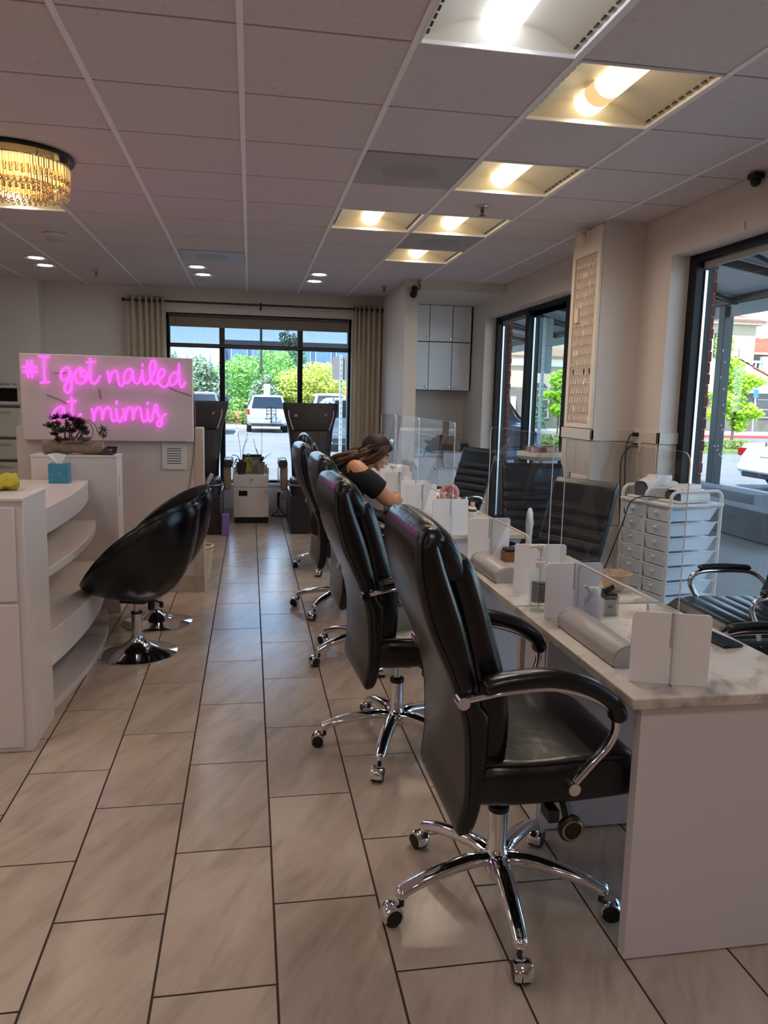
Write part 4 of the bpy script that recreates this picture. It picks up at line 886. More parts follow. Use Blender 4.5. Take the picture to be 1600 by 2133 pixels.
for y in (-hw, 0, hw):
    P = [(-hd,y,.07),(-hd,y,zt+.02)]+arc((-hd+.045,zt+.02),.045,PI,PI/2,6,lambda a,b:(a,y,b))+arc((hd-.045,zt+.02),.045,PI/2,0,6,lambda a,b:(a,y,b))+[(hd,y,zt+.02),(hd,y,.07)]
    MB().tube(P, .0095, 8).build('tube_frame', WMETAL, t, smooth=50)
    for x in (-hd,hd): MB().lathe([(.001,-.01),(.02,-.01),(.025,-.004),(.025,.004),(.02,.01),(.001,.01)],(x,y,.026),16,'y').cyl((x,y,.03),(x,y,.075),.006,n=8).build('caster', BLACKP, t)
BX(-hd-.012,hd+.012,-hw-.012,hw+.012,zt-.022,zt-.004).build('top_tray', WMETAL, t, bev=.004)
pitch = .083; dr = kn = rl = None
for c in (-1,1):
    for i in range(10):
        z = .09+pitch*i; yc = c*hw/2; w = hw/2-.014
        if dr is None:
            b = MB().rings([[(-hd-.004,-w,pitch-.012),(-hd-.004,w,pitch-.012),(-hd+.006,w-.006,.006),(-hd+.006,-w+.006,.006)],[(hd-.01,-w,pitch-.012),(hd-.01,w,pitch-.012),(hd-.05,w-.008,.006),(hd-.05,-w+.008,.006)]])
            dr = o = b.build('drawer', CARTW, t, bev=.002, seg=1)
            kn = MB().ball((-hd-.01,0,.05),(.008,.012,.008),10,6).build('knob', WMETAL, dr)
        else:
            o = share(dr, t, (0,0,0)); k = kn.copy(); COL.objects.link(k); k.parent = o
        o.location = (0,yc,z)
for y in (-hw,0,hw):
    for i in range(11):
        z = .09+pitch*i-.004
        if rl is None: rl = o = MB().cyl((-hd,0,0),(hd,0,0),.004,n=8).build('rail', WMETAL, t)
        else: o = share(rl, t, (0,0,0))
        o.location = (0,y,z)
fr = None
for c in (-1,1):
    for i in range(11):
        z = .09+pitch*i-.004
        if fr is None: fr = o = MB().bar((-hd,-hw/2,0),(-hd,hw/2,0),.008,.01).build('front_rail', WMETAL, t, smooth=0)
        else: o = share(fr, t, (0,0,0))
        o.location = (0,c*hw/2,z)
nail_lamp('nail_lamp','white domed nail lamp at the back of the drawer cart, touching the pillar side',(2.335,4.14,.944),.21,.17,.22,.125,'Lumino')
nail_lamp('nail_lamp','white domed nail lamp with dark display at the front of drawer cart',(2.42,3.96,.944),.21+.1,.16,.21,.088,None,True)
tag(MB().tube(smooth_path([(2.34,3.99,.955),(2.22,4.0,.965),(2.155,4.03,.93),(2.13,4.06,.8),(2.09,4.1,.62),(2.05,4.13,.45),(2.08,4.16,.36)]), .0035, 6).build('power_cord', BLACKP, loc=(-.03,0,0)), 'black cord drooping from the front nail lamp down the drawer cart', 'cord')
nail_lamp('nail_lamp','cream nail lamp with dark slot on the fourth table behind the pink fan',(1.33,5.32,.7455),.5,.16,.2,.09,None,True)
tag(MB().tube(smooth_path([(1.24,5.1,.75),(1.3,5.08,.78),(1.36,5.12,.75),(1.4,5.2,.765),(1.46,5.3,.75)]), .005, 6).build('power_cord', BLACKP), 'black cord curled on the fourth table beside the cream nail lamp', 'cord')
t = thing('towel_warmer', 'white upright box with a small dark display behind the woman\'s chin', 'appliance', (1.2,6.16,.7455), .1)
BX(-.06,.06,-.09,.09,0,.2).build('body', WHITEP, t, bev=.01); BX(-.03,.012,-.0915,-.088,.1,.122).build('display', mat('lamp_display'), t)
for i in range(2): BX(-.03+.03*i,-.02+.03*i,-.0915,-.088,.07,.08).build('button', mat('grey_button',(150,150,150),.5), t)
bottle('spray_bottle','small white bottle on the farthest table before the towel warmer',1.17,6.0,.02,.12,WHITEP,WHITEP)
# ---------------------------------------------------------------- on the pillar and right wall
t = thing('nail_tip_board', 'tall cream framed board of clear nail tips on the pillar', 'display board', (2.39,5.385,1.30))
FR = mat('cream_frame', (226,212,196), .5)
BX(-.012,-.002,-.225,.225,0,1.30).build('backing', mat('board_backing',(190,168,150),.6), t)
MB().box(-.022,-.002,-.235,-.185,0,1.39).box(-.022,-.002,.185,.235,0,1.39).box(-.022,-.002,-.185,.185,0,.03).box(-.022,-.002,-.185,.185,1.22,1.39).build('frame', FR, t, bev=.002)
TIP = [clear('tip_clear',(240,236,232),1.5,.6,(248,242,238)), mat('tip_dark',(38,34,36),.15), mat('tip_white',(240,238,240),.12), mat('tip_pearl',(206,190,178),.15)]
tp0 = {}
for r in range(17):
    for c in range(8):
        if 9 <= r <= 11 and c >= 6 and r != 10: pass
        y = -.162+.046*c+(.02 if r % 2 else 0); z = .05+.068*r
        if y > .175: continue
        k = random.choices((0,3,1,2),(9,5,.9,1.2))[0]
        if k not in tp0:
            tp0[k] = o = MB().rings([[(-.012-x,w*math.cos(a),zz+.0) for a, x in ((PI,0),(2.4,.004),(PI/2,.006),(.75,.004),(0,0))] for zz, w in ((0,.009),(.012,.010),(.028,.0085),(.036,.005))], closed=False).rings([[(-.013,y_,z_) for y_, z_ in rrect(.012,.012,.002,1)],[(-.019,y_,z_) for y_, z_ in rrect(.012,.012,.002,1)]]).build('nail_tip', TIP[k], t, smooth=50)
        else: o = share(tp0[k], t, (0,0,0))
        o.location = (0,y,z); o.rotation_euler = (random.uniform(-.25,.25), 0, 0)
BX(-.026,-.012,-.02+.1,.045+.1,.76,.86).build('name_card', FR, t, bev=.002)
t = thing('wall_alarm', 'round cream alarm sounder at the top of the pillar', 'alarm', (2.39,5.41,2.635))
MB().lathe([(.001,.0),(.068,0),(.07,.025),(.062,.035),(.001,.035)],(0,0,0),28,'x').build('backplate', FR, t, rot=(0,0,PI)); MB().lathe([(.05,.033),(.05,.062),(.04,.075),(.001,.077)],(0,0,0),24,'x').build('sounder', FR, t, rot=(0,0,PI), smooth=45)
BX(-.08,-.076,-.02,.02,.012,.017).build('slot', mat('slot_white',(240,230,220),.4), t)
t = thing('wall_switch', 'cream switch plate with dark square on the pillar tiles', 'switch plate', (2.378,5.31,.885))
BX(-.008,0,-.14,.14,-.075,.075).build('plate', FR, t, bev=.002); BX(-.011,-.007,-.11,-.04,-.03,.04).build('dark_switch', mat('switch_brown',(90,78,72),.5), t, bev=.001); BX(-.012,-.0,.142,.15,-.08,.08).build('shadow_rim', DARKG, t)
t = thing('wall_outlet', 'cream power outlet with two black plugs beside the chair rail', 'outlet', (2.70,5.06,1.235))
BX(-.014,0,-.045,.045,-.09,.075).build('plate', FR, t, bev=.002)
for z in (.035,-.04): BX(-.05,-.014,-.02,.02,z-.014,z+.014).build('plug', BLACKP, t, bev=.006)
for z, dx in ((1.27,0),(1.195,-.03)):
    tag(MB().tube(smooth_path([(2.655,5.05,z),(2.62,5.04,z-.01),(2.585+dx,5.02,z-.10),(2.575+dx,4.99,z-.3),(2.57+dx,4.95,z-.55)]), .006, 6).build('power_cord', BLACKP), 'black power cord from the %s plug running down behind the cart' % ('upper' if dx == 0 else 'lower'), 'cord')
t = thing('security_camera', 'small black dome camera at right edge below the ceiling', 'camera', (2.66,3.93,HC-.005))
BX(-.03,.03,-.035,.035,-.03,0).build('mount', BLACKP, t, bev=.006); MB().ball((0,0,-.04),.028).build('camera_body', BLACKP, t)
for y, z in ((4.05,2.47),(3.6,2.52)):
    tag(MB().rings([[(2.697,y+a,z+b) for a, b in rrect(.012,.045,.004,2)],[(2.69,y+a,z+b) for a, b in rrect(.012,.045,.004,2)]]).build('wall_hook', WHITEP), 'small white adhesive hook above the %s' % ('right window corner' if y > 4 else 'right window head'), 'hook')
t = thing('polish_ledge', 'white rounded stand with clear box of sample pots by window', 'stand', (2.45,6.25,0))
MB().lathe([(.001,0),(.16,0),(.16,.015),(.03,.03),(.025,.98),(.18,1.0),(.21,1.03),(.21,1.06),(.001,1.06)],(0,0,0),32).build('pedestal', WHITEP, t)
t = thing('sample_box', 'low clear box of pink and brown sample pots on the white stand', 'box', (2.45,6.25,1.0605))
BX(-.12,.12,-.12,.12,0,.06).build('clear_box', ACRYL, t, smooth=0)
for i in range(4):
    for j in range(4):
        MB().cyl((-.085+.057*i,-.085+.057*j,.003),(-.085+.057*i,-.085+.057*j,.04),.02,n=12).build('pot', mat(('pot_pink','pot_brown','pot_cream')[(i+2*j) % 3], ((206,150,146),(120,78,72),(226,206,190))[(i+2*j) % 3], .3), t)
# ---------------------------------------------------------------- curtains and rod at the far window
CURT = bpy.data.materials.new('linen_curtain'); CURT.use_nodes = True
_nt = CURT.node_tree; _p = _nt.nodes['Principled BSDF']; _p.inputs['Base Color'].default_value = srgb(236,226,212); _p.inputs['Roughness'].default_value = .9
_tr = _nt.nodes.new('ShaderNodeBsdfTranslucent'); _tr.inputs[0].default_value = srgb(236,222,188); _ms = _nt.nodes.new('ShaderNodeMixShader'); _ms.inputs[0].default_value = .5
_nt.links.new(_p.outputs[0], _ms.inputs[1]); _nt.links.new(_tr.outputs[0], _ms.inputs[2]); _nt.links.new(_ms.outputs[0], _nt.nodes['Material Output'].inputs[0])
ROD = mat('bronze_rod', (74,62,58), .4, .6)
def curtain(x0, x1, folds, label, dense):
    t = thing('curtain', label, 'curtain', ((x0+x1)/2,9.555,0), 0, 'beige grommet curtains'); w = (x1-x0)
    def f(u, v):
        k = u+.0; ph = 2*PI*folds*(k**dense); z = 2.6-2.57*v; am = .03*(1-.2*v)
        return (-w/2+w*u+.012*math.sin(ph*.5+1.3)*v, am*math.sin(ph)+.008*math.sin(3*ph+4*v), z)
    o = MB().grid(f, folds*14, 10).build('cloth', CURT, t, smooth=80); m = o.modifiers.new('thickness','SOLIDIFY'); m.thickness = .003
    for i in range(folds*2):
        u = ((i+.0)/ (folds*2))**(1/dense); x = -w/2+w*u
        if 0 < u < 1: MB().tube([(x,.024*math.cos(a)*.9,2.545+.024*math.sin(a)) for a in [2*PI*j/16 for j in range(16)]], .004, 5, closed=True).build('grommet', ROD, t)
curtain(-1.415,-.985,6,'beige grommet curtain at the left end of far window, above the neon board',1.25)
curtain(1.245,1.585,6,'beige grommet curtain at the right end of far window, behind the woman',.8)
t = thing('curtain_rod', 'dark bronze curtain rod across the far window', 'curtain rod', (.09,9.555,2.548))
MB().cyl((-1.52,0,0),(1.50,0,0),.0125,n=12).build('rod', ROD, t)
for x in (-1.53,1.505): MB().lathe([(.001,-.02),(.02,-.018),(.024,0),(.02,.018),(.001,.02)],(x,0,0),14,'x').build('finial', ROD, t)
for x in (-1.5,.04,1.48): MB().box(x-.006,x+.006,0,.125,-.006,.006).box(x-.012,x+.012,.118,.126,-.05,.04).build('bracket', ROD, t)
# ---------------------------------------------------------------- pedicure chairs
PEDB = mat('dark_brown_leather', (44,33,36), .45, bump=.12, bscale=40)
PEDC = mat('pedicure_base', (40,30,33), .35)
BEIGE = mat('beige_side_shell', (150,126,100), .45)
PIPEW = mat('pale_piping', (206,200,200), .4)
def pedi(x, label, left):
    t = thing('pedicure_chair', label, 'pedicure chair', (x,8.9,0), 0, 'dark brown pedicure chairs at the far window')
    tab = [(.50,.22,.13),(.7,.225,.13),(.9,.24,.125),(1.1,.262,.12),(1.25,.30,.11),(1.36,.325,.10),(1.405,.325,.07),(1.41,.318,.045)]
    R = []
    for z, hw, th in interp(tab, 4):
        y0 = .10+.16*(z-.5)/.9; R.append([(a, y0+b+ (.02*(a/hw)**2 if b < 0 else 0), z) for a, b in rrect(2*hw, th, th*.35, 4)])
    MB().rings(R).build('backrest', PEDB, t, smooth=60)
    def pad(z0, z1, w0, w1, th, nm):
        R = []
        for i in range(9):
            u = i/8; z = z0+(z1-z0)*u; hw = w0+(w1-w0)*u; e = .5+.5*math.sin(PI*u)**.5; y0 = .10+.16*(z-.5)/.9-.075
            R.append([(a, y0+b-.012*e*(1-(a/hw)**2), z) for a, b in rrect(2*hw, th*e, th*e*.4, 4)])
        return MB().rings(R).build(nm, PEDB, t, smooth=60)
    pad(1.10,1.395,.225,.28,.05,'head_pad'); pad(.60,1.085,.17,.20,.05,'back_pad')
    for s in (-1,1):
        MB().tube(smooth_path([(s*.262,.135,1.32),(s*.252,.12,1.24),(s*.228,.1,1.16),(s*.205,.085,1.10)]), .0055, 6).build('piping', PIPEW, t)
        MB().tube([(s*.085,-.002+.16*(z-.5)/.9,z) for z in (.62,.8,1.0,1.08)], .002, 5).build('stitch_line', STITCH, t)
    MB().box(-.2,-.155,.10,.112,1.255,1.262).box(-.182,-.172,.10,.112,1.262,1.285).box(-.188,-.166,.10,.112,1.27,1.275).build('stitched_emblem', PIPEW, t, smooth=0)
    MB().box(.155,.165,.10,.112,1.255,1.285).box(.155,.185,.10,.112,1.278,1.285).build('stitched_emblem', PIPEW, t, smooth=0)
    MB().rings([[(a,y,.50+b) for a, b in rrect(.5*s,.14*s,.05*s,4)] for y, s in ((-.42,.8),(-.40,.95),(-.3,1),(.08,1))]).build('seat', PEDB, t, smooth=60)
    for s in (-1,1):
        MB().rings([[(s*.335+a,y,z0+b) for a, b in rrect(w,h,.02,3)] for y, w, h, z0 in ((-.22,.08,.06,.72),(-.2,.1,.075,.725),(.0,.10,.08,.73),(.18,.1,.09,.73))]).build('arm_pad', PEDB, t, smooth=50)
        BX(s*.335-.028,s*.335+.028,-.17,-.05,.764,.772).build('cup_plate', mat('arm_metal',(120,112,116),.3,.6), t, bev=.003)
        MB().prism([(-.12,.42),(.2,.42),(.2,.70),(-.16,.70)], s*.32-.04, s*.32+.04, 'x').build('side_shell', BEIGE, t, bev=.02)
        MB().tube(smooth_path([(s*.385,-.16,.70),(s*.39,-.17,.64),(s*.385,-.165,.52)]), .007, 8).build('release_lever', STEELC, t)
    # plinth with the foot basin in front
    MB().box(-.27,.27,-.6,.35,0,.42).build('plinth', PEDC, t, bev=.01)
    MB().rings([[(a,-.36+b,.42) for a, b in rrect(.52,.5,.1,5)],[(a,-.36+b,.52) for a, b in rrect(.55,.52,.12,5)],[(a,-.36+b,.53) for a, b in rrect(.53,.5,.12,5)],[(a,-.36+b,.40) for a, b in rrect(.40,.36,.1,5)]], cap0=False).build('foot_basin', PEDC, t, smooth=40)
    MB().tube([(a,-.36+b,.531) for a, b in rrect(.54,.51,.12,6)], .006, 6, closed=True).build('basin_rim', STEELC, t)
    return t
pd_r = pedi(.70, 'dark brown pedicure chair right of the white cabinet, in front of far window', 0)
pedi(-.575, 'dark brown pedicure chair half hidden by the half wall end', 1)
tag(BX(-.036,.036,-.04,.04,0,.235).build('foam_block', mat('lilac_foam',(128,96,168),.7), loc=(-.258,8.24,0), bev=.006), 'lilac block standing on end beside the left pedicure chair', 'block')
t = thing('remote_control', 'pale remote and bundled cord on the left foot basin', 'remote', (-.43,8.42,.54))
MB().obox((0,0,.045),(.04,.025,.13),Matrix.Rotation(.45,3,'Y')).build('remote', mat('pale_grey_plastic'), t, bev=.008)
MB().tube(smooth_path([(.03+.03*math.cos(a),.01*math.sin(2*a),.03+.03*math.sin(a)) for a in [i*.9 for i in range(14)]],3), .004, 5).build('cord', mat('grey_cord',(120,120,124),.4), t)
tag(BX(-.03,.03,-.03,.03,0,.06).build('small_box', WHITEP, loc=(-.505,8.42,.54), bev=.004), 'small white box on the rim of the left foot basin', 'box')
# ---------------------------------------------------------------- white cabinet with orchids
t = thing('storage_cabinet', 'small white cabinet with drawer and door under the orchids', 'cabinet', (.013,9.25,0))
MB().box(-.2,.2,-.2,.2,.07,.566).build('carcass', WHITE, t, bev=.002); BX(-.195,.195,-.185,.19,0,.07).build('plinth', BLACKP, t)
MB().box(-.203,-.185,-.2,.2,.566,.655).box(.185,.203,-.2,.2,.566,.655).box(-.2,.2,.18,.2,.566,.66).build('tray_sides', WHITE, t, bev=.002)
d = BX(-.2,.2,-.214,-.2,.428,.564).build('drawer', WHITE, t, bev=.002); MB().lathe([(.001,.0),(.006,0),(.006,.012),(.015,.016),(.013,.024),(.001,.026)],(0,-.214,.515),18,'y').build('knob', CHROME, d)
d = MB().box(-.2,.2,-.214,-.2,.078,.30).box(-.2,-.145,-.214,-.2,.30,.422).box(-.045,.2,-.214,-.2,.30,.422).box(-.145,-.045,-.214,-.2,.385,.422).box(-.145,-.045,-.214,-.2,.30,.322).build('door', WHITE, t); MB().lathe([(.001,.0),(.006,0),(.006,.012),(.015,.016),(.013,.024),(.001,.026)],(.165,-.214,.375),18,'y').build('knob', CHROME, d)
BX(-.147,-.043,-.205,-.2005,.32,.387).build('dark_opening', mat('opening_dark',(18,14,16),.8), t)
LEAFD = mat('orchid_leaf', (46,52,48), .4, var=.2); STICK = mat('plant_stick', (70,58,50), .7)
def leaf(par, base, tip, w, droop, m=LEAFD, nm='leaf'):
    b, p = Vector(base), Vector(tip); mid = (b+p)/2+Vector((0,0,droop)); sd = (p-b).cross(Vector((0,0,1)));
    sd = sd.normalized() if sd.length > 1e-4 else Vector((1,0,0))
    def f(u, v):
        c = b*(1-u)**2+2*mid*u*(1-u)+p*u*u; ww = w*math.sin(PI*min(1,u*.96+.03))**.7
        return c+sd*ww*(v-.5)+Vector((0,0,.25*ww*abs(v-.5)))
    o = MB().grid(f, 10, 4).build(nm, m, par, smooth=80); s = o.modifiers.new('thickness','SOLIDIFY'); s.thickness = .003
def orchid(x, y, label, m, lv, st, sq):
    t = thing('potted_orchid', label, 'potted plant', (x,y,.567), 0, 'bare orchids on the white cabinet')
    prof = [(.045,0),(.062,.13),(.066,.133),(.066,.142),(.058,.142),(.044,.02),(.001,.02)]
    MB().lathe([(.001,0)]+prof,(0,0,0),4 if sq else 24).build('pot', m, t, smooth=30, rot=(0,0,PI/4 if sq else 0))
    MB().lathe([(.001,.126),(.054,.126)],(0,0,0),4 if sq else 20,cap=False).build('bark', mat('bark',(60,46,38),.9,bump=1,bscale=60), t, rot=(0,0,PI/4 if sq else 0))
    for bs, tp, w, dr in lv: leaf(t, bs, tp, w, dr)
    for S in st: MB().tube(smooth_path(S), .0026, 5).build('flower_stem', STICK, t)
orchid(-.10,9.18,'bare orchid in dark pot with long drooping leaves, left on cabinet',mat('dark_pot',(58,48,50),.25),[((0,0,.13),(-.12,-.02,.20),.05,.10),((0,0,.13),(.11,-.03,.19),.05,.11),((0,0,.13),(.10,.02,.24),.04,.06),((0,0,.13),(-.02,-.08,.12),.045,.09),((0,0,.13),(-.09,-.05,.1),.045,.12),((0,0,.13),(.12,-.03,.08),.05,.16)],
  [[(0,0,.13),(-.02,0,.35),(-.06,0,.58)],[(.01,0,.13),(.03,0,.3),(.07,0,.48)],[(.01,.01,.13),(.02,0,.3),(.08,.02,.42)]],False)
orchid(.125,9.18,'bare orchid in square grey pot with one upright paddle leaf, right on cabinet',mat('grey_pot',(128,116,110),.5),[((0,0,.13),(-.07,.0,.33),.075,.03),((0,0,.13),(.12,-.02,.25),.035,.03),((0,0,.13),(.03,-.05,.21),.04,.03)],
  [[(0,0,.13),(.01,0,.3),(.01,0,.58)],[(-.01,0,.13),(-.06,0,.3),(-.09,0,.42)]],True)
t = thing('picture_box', 'yellow and grey picture box with black top between the orchids', 'box', (.025,9.32,.567))
BX(-.11,.11,-.03,.03,0,.20).build('box', mat('box_grey',(130,128,116),.6), t, bev=.002); BX(-.10,.0,-.0315,-.029,.01,.19).build('yellow_print', mat('box_yellow',(196,178,70),.6), t); BX(-.112,.112,-.032,.032,.19,.222).build('black_top', BLACKP, t, bev=.003)
for i in range(4): BX(.01+.02*i,.022+.02*i,-.0315,-.029,.09+.02*(i % 2),.15).build('pale_print', mat('box_pale',(196,196,186),.6), t)
t = thing('wall_outlet', 'white outlet with black plugs under the far window', 'outlet', (.36,9.665,.255))
BX(-.045,.045,-.012,.002,-.03,.08).build('plate', WHITEP, t, bev=.003); BX(-.028,.0,-.06,-.012,-.13,.0).build('adapter', BLACKP, t, bev=.006); BX(-.03,.01,-.05,-.012,-.005,.04).build('plug', BLACKP, t, bev=.006); BX(.012,.04,-.03,-.012,.0,.035).build('plug', WHITEP, t, bev=.004)
tag(MB().tube(smooth_path([(.346,9.61,.125),(.33,9.6,.06),(.27,9.58,.02),(.28,9.56,.008),(.42,9.55,.008),(.47,9.55,.01)]), .006, 6).build('power_cord', BLACKP), 'thick black cord looping on the floor below the far outlet', 'cord')
tag(MB().tube(smooth_path([(.352,9.61,.125),(.38,9.6,.06),(.44,9.58,.012),(.49,9.56,.008)]), .006, 6).build('power_cord', BLACKP), 'second black cord dropping straight from the far outlet adapter', 'cord')
tag(MB().tube(smooth_path([(.39,9.645,.27),(.43,9.64,.22),(.5,9.64,.15),(.56,9.64,.12)]), .003, 6).build('power_cord', mat('grey_cord')), 'thin grey cord leaving the far outlet toward the right chair', 'cord')
# ---------------------------------------------------------------- kitchenette in the alcove
KW = mat('cabinet_white', (238,237,244), .35)
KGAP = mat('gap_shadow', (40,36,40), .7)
def knob(par, x, y, z): MB().lathe([(.001,0),(.005,0),(.005,.014),(.014,.018),(.012,.027),(.001,.029)],(x,y,z),16,'y').build('knob', CHROME, par)
def uppers(z0, z1, label, kz):
    t = thing('wall_cabinet', label, 'cabinet', (2.225,9.37,z0), 0, 'white wall cabinets above the sink'); H = z1-z0
    BX(-.465,.455,.02,.295,0,H).build('carcass', KGAP, t, smooth=0); BX(.455,.462,.0,.295,0,H).build('end_panel', BLACKF, t)
    for a, b, s in ((-.465,-.352,1),(-.352,-.072,1),(-.068,.218,1),(.222,.455,-1)):
        d = BX(a+.002,b-.002,0,.019,.003,H-.003).build('door', KW, t, bev=.0015)
        if b-a > .2: knob(d, (b-.03) if s > 0 else (a+.03), 0, kz)
uppers(2.185,2.618,'upper row of white wall cabinet doors under the soffit',.04); uppers(1.60,2.18,'lower row of white wall cabinet doors above the sink',.04)
t = thing('sink_cabinet', 'white base cabinet under the sink counter with two doors', 'cabinet', (2.225,9.06,0))
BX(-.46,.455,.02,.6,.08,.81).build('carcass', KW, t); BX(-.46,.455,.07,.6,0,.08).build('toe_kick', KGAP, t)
for a, b, s in ((-.46,-.225,1),(-.222,.008,1),(.012,.25,-1),(.254,.455,-1)):
    d = BX(a,b,0,.019,.09,.79).build('door', KW, t, bev=.002); knob(d, (b-.03) if s > 0 else (a+.03), 0, .66)
t = thing('sink_counter', 'pale worktop with a small steel sink in the alcove', 'worktop', (2.225,9.05,.811))
CT = mat('worktop', (200,198,204), .3)
MB().box(-.463,.46,-.01,.08,0,.035).box(-.463,.46,.42,.61,0,.035).box(-.463,-.03,.08,.42,0,.035).box(.33,.46,.08,.42,0,.035).build('slab', CT, t)
MB().rings([[(a,.25+b,.037) for a, b in ((-.03,-.17),(.33,-.17),(.33,.17),(-.03,.17))] ,[(.15+.94*(a-.15),.25+.94*b,-.15) for a, b in ((-.03,-.17),(.33,-.17),(.33,.17),(-.03,.17))]], cap0=False).build('basin', STEELC, t, smooth=0)
BX(-.463,.46,.595,.61,.035,.12).build('upstand', CT, t)
t = thing('faucet', 'tall grey pull out faucet at the sink', 'faucet', (2.375,9.50,.8465))
FA = mat('faucet_grey', (128,126,132), .3, .8)
MB().lathe([(.001,0),(.026,0),(.024,.02),(.017,.03),(.017,.17),(.02,.18),(.001,.19)],(0,0,0),18).build('body', FA, t)
MB().tube(smooth_path([(0,-.0,.16),(-.01,-.06,.2),(-.02,-.16,.19)]), .014, 10).build('spout', FA, t); MB().bar((0,0,.18),(-.07,-.02,.2),.014,.012).build('lever', FA, t)
t = thing('soap_bottle', 'beige pump soap bottle right of the faucet', 'bottle', (2.585,9.42,.8465))
MB().lathe([(.001,0),(.04,0),(.042,.01),(.042,.11),(.03,.14),(.014,.15),(.014,.165),(.001,.165)],(0,0,0),22).build('bottle', mat('beige_bottle',(176,168,150),.4), t)
MB().cyl((0,0,.165),(0,0,.215),.005,n=8).box(-.05,.008,-.008,.008,.21,.222).build('pump', mat('grey_button',(150,150,150),.5), t)
tag(MB().lathe([(.001,0),(.036,0),(.04,.1),(.037,.1),(.033,.006),(.001,.006)],(0,0,0),20).build('cup', mat('blue_cup',(38,64,140),.4), loc=(2.648,9.36,.8465)), 'deep blue cup at the right end of the sink counter', 'cup')
tag(BX(-.05,.05,-.03,.03,0,.075).build('sponge_box', mat('sponge_brown',(150,120,96),.8), loc=(2.48,9.52,.8465), bev=.01), 'brownish box behind the sink next to the soap bottle', 'box')
TOW = mat('white_towel', (214,212,220), .95, bump=.7, bscale=220)
def tw(u, v):
    x = -.14+.28*u+.01*math.sin(7*v); 
    if v < .4: return (x, .20*(1-v/.4)-.012, .010+.004*math.sin(14*u)+.0035*math.sin(9*v))
    k = (v-.4)/.6; return (x*(1-.12*k), -.020-.008*abs(math.sin(11*u+2*k)), .010-.2*k+.02*math.sin(4*u)*k)
o = MB().grid(tw, 24, 18).build('towel', TOW, loc=(2.425,9.03,.847), smooth=80); s = o.modifiers.new('thickness','SOLIDIFY'); s.thickness = .006; s.offset = 1; tag(o, 'white hand towel hanging over the front of the sink counter', 'towel')
def heap(u, v):
    a = 2*PI*v; r = (1-u)*(.15+.02*math.sin(3*a)); return (r*math.cos(a), r*.8*math.sin(a), .07*u**.6+.014*math.sin(5*a+6*u)*(1-u)*u*3+.002)
tag(MB().grid(heap, 8, 24, True).build('towel', TOW, loc=(1.96,9.20,.8465), smooth=80), 'white crumpled towel heaped at the left of the sink counter', 'towel')
tag(MB().grid(lambda u, v: (-.09+.18*u, -.05+.1*v, .05*math.sin(PI*u)*math.sin(PI*v)+.008*math.sin(17*u)+.012), 14, 8).build('mask', mat('cyan_paper',(100,170,196),.7), loc=(2.16,9.28,.8465), smooth=70), 'light blue folded disposable mask beside the towel heap', 'mask')
t = thing('security_camera', 'black bullet security camera on the partition end near the ceiling', 'camera', (1.70,8.165,2.60))
MB().cyl((0,.015,.03),(0,-.02,.03),.03,n=18).build('mount', BLACKP, t); MB().tube([(0,-.02,.03),(-.01,-.045,.02)],.012,8).build('arm', BLACKP, t)
MB().obox((0,0,0),(.001,.001,.001)).cyl((.0,-.02,-.0),(-.035,-.12,-.05),.034,.036,18).build('camera_body', BLACKP, t, smooth=40); MB().cyl((-.034,-.119,-.049),(-.036,-.125,-.052),.026,n=16).build('lens', mat('phone_glass'), t)
MB().tube(smooth_path([(.02,.0,.03),(.05,-.02,.02),(.06,-.02,.06),(.045,-.02,.1),(.07,-.02,.115)]), .004, 6).build('cable', BLACKP, t)
# ---------------------------------------------------------------- the woman at the fourth table
SKIN = mat('skin', (206,150,116), .5, sub=.15); SHIRT = mat('black_jersey', (11,10,12), .85, bump=.1, bscale=200); PANTS = mat('dark_brown_trousers', (34,24,24), .85)
HAIR = mat('brown_hair', (44,26,20), .55, spec=.35, var=.5, vscale=30); HAIRL = mat('caramel_hair', (104,66,44), .5, var=.4, vscale=20)
WX, WY = .62, 5.25
woman = thing('person', 'woman in black shoulder cut top bent over her table, long brown hair', 'person', (WX, WY, 0))
def ell(c, rx, ry, tilt, n=20):
    """ring in the plane across the spine, tilt leans its normal forward (+x)"""
    c = Vector(c); a = Vector((math.cos(tilt),0,-math.sin(tilt))); return [c+a*rx*math.cos(2*PI*j/n)+Vector((0,ry*math.sin(2*PI*j/n),0)) for j in range(n)]
spine = [((-.10,0,.535),.11,.16,.0),((-.085,0,.60),.135,.19,.1),((-.05,0,.70),.13,.178,.35),((-.01,0,.80),.128,.172,.5),((.035,0,.89),.13,.178,.6),((.075,0,.965),.11,.172,.7),((.11,0,1.02),.075,.12,.8),((.135,0,1.045),.052,.062,.85),((.17,0,1.085),.045,.047,.8),((.20,0,1.12),.044,.046,.7)]
def torso(e=0, lo=0, hi=99, ext=0): return MB().rings([ell(c, rx+e, ry+e, t) for c, rx, ry, t in spine[lo:hi]])
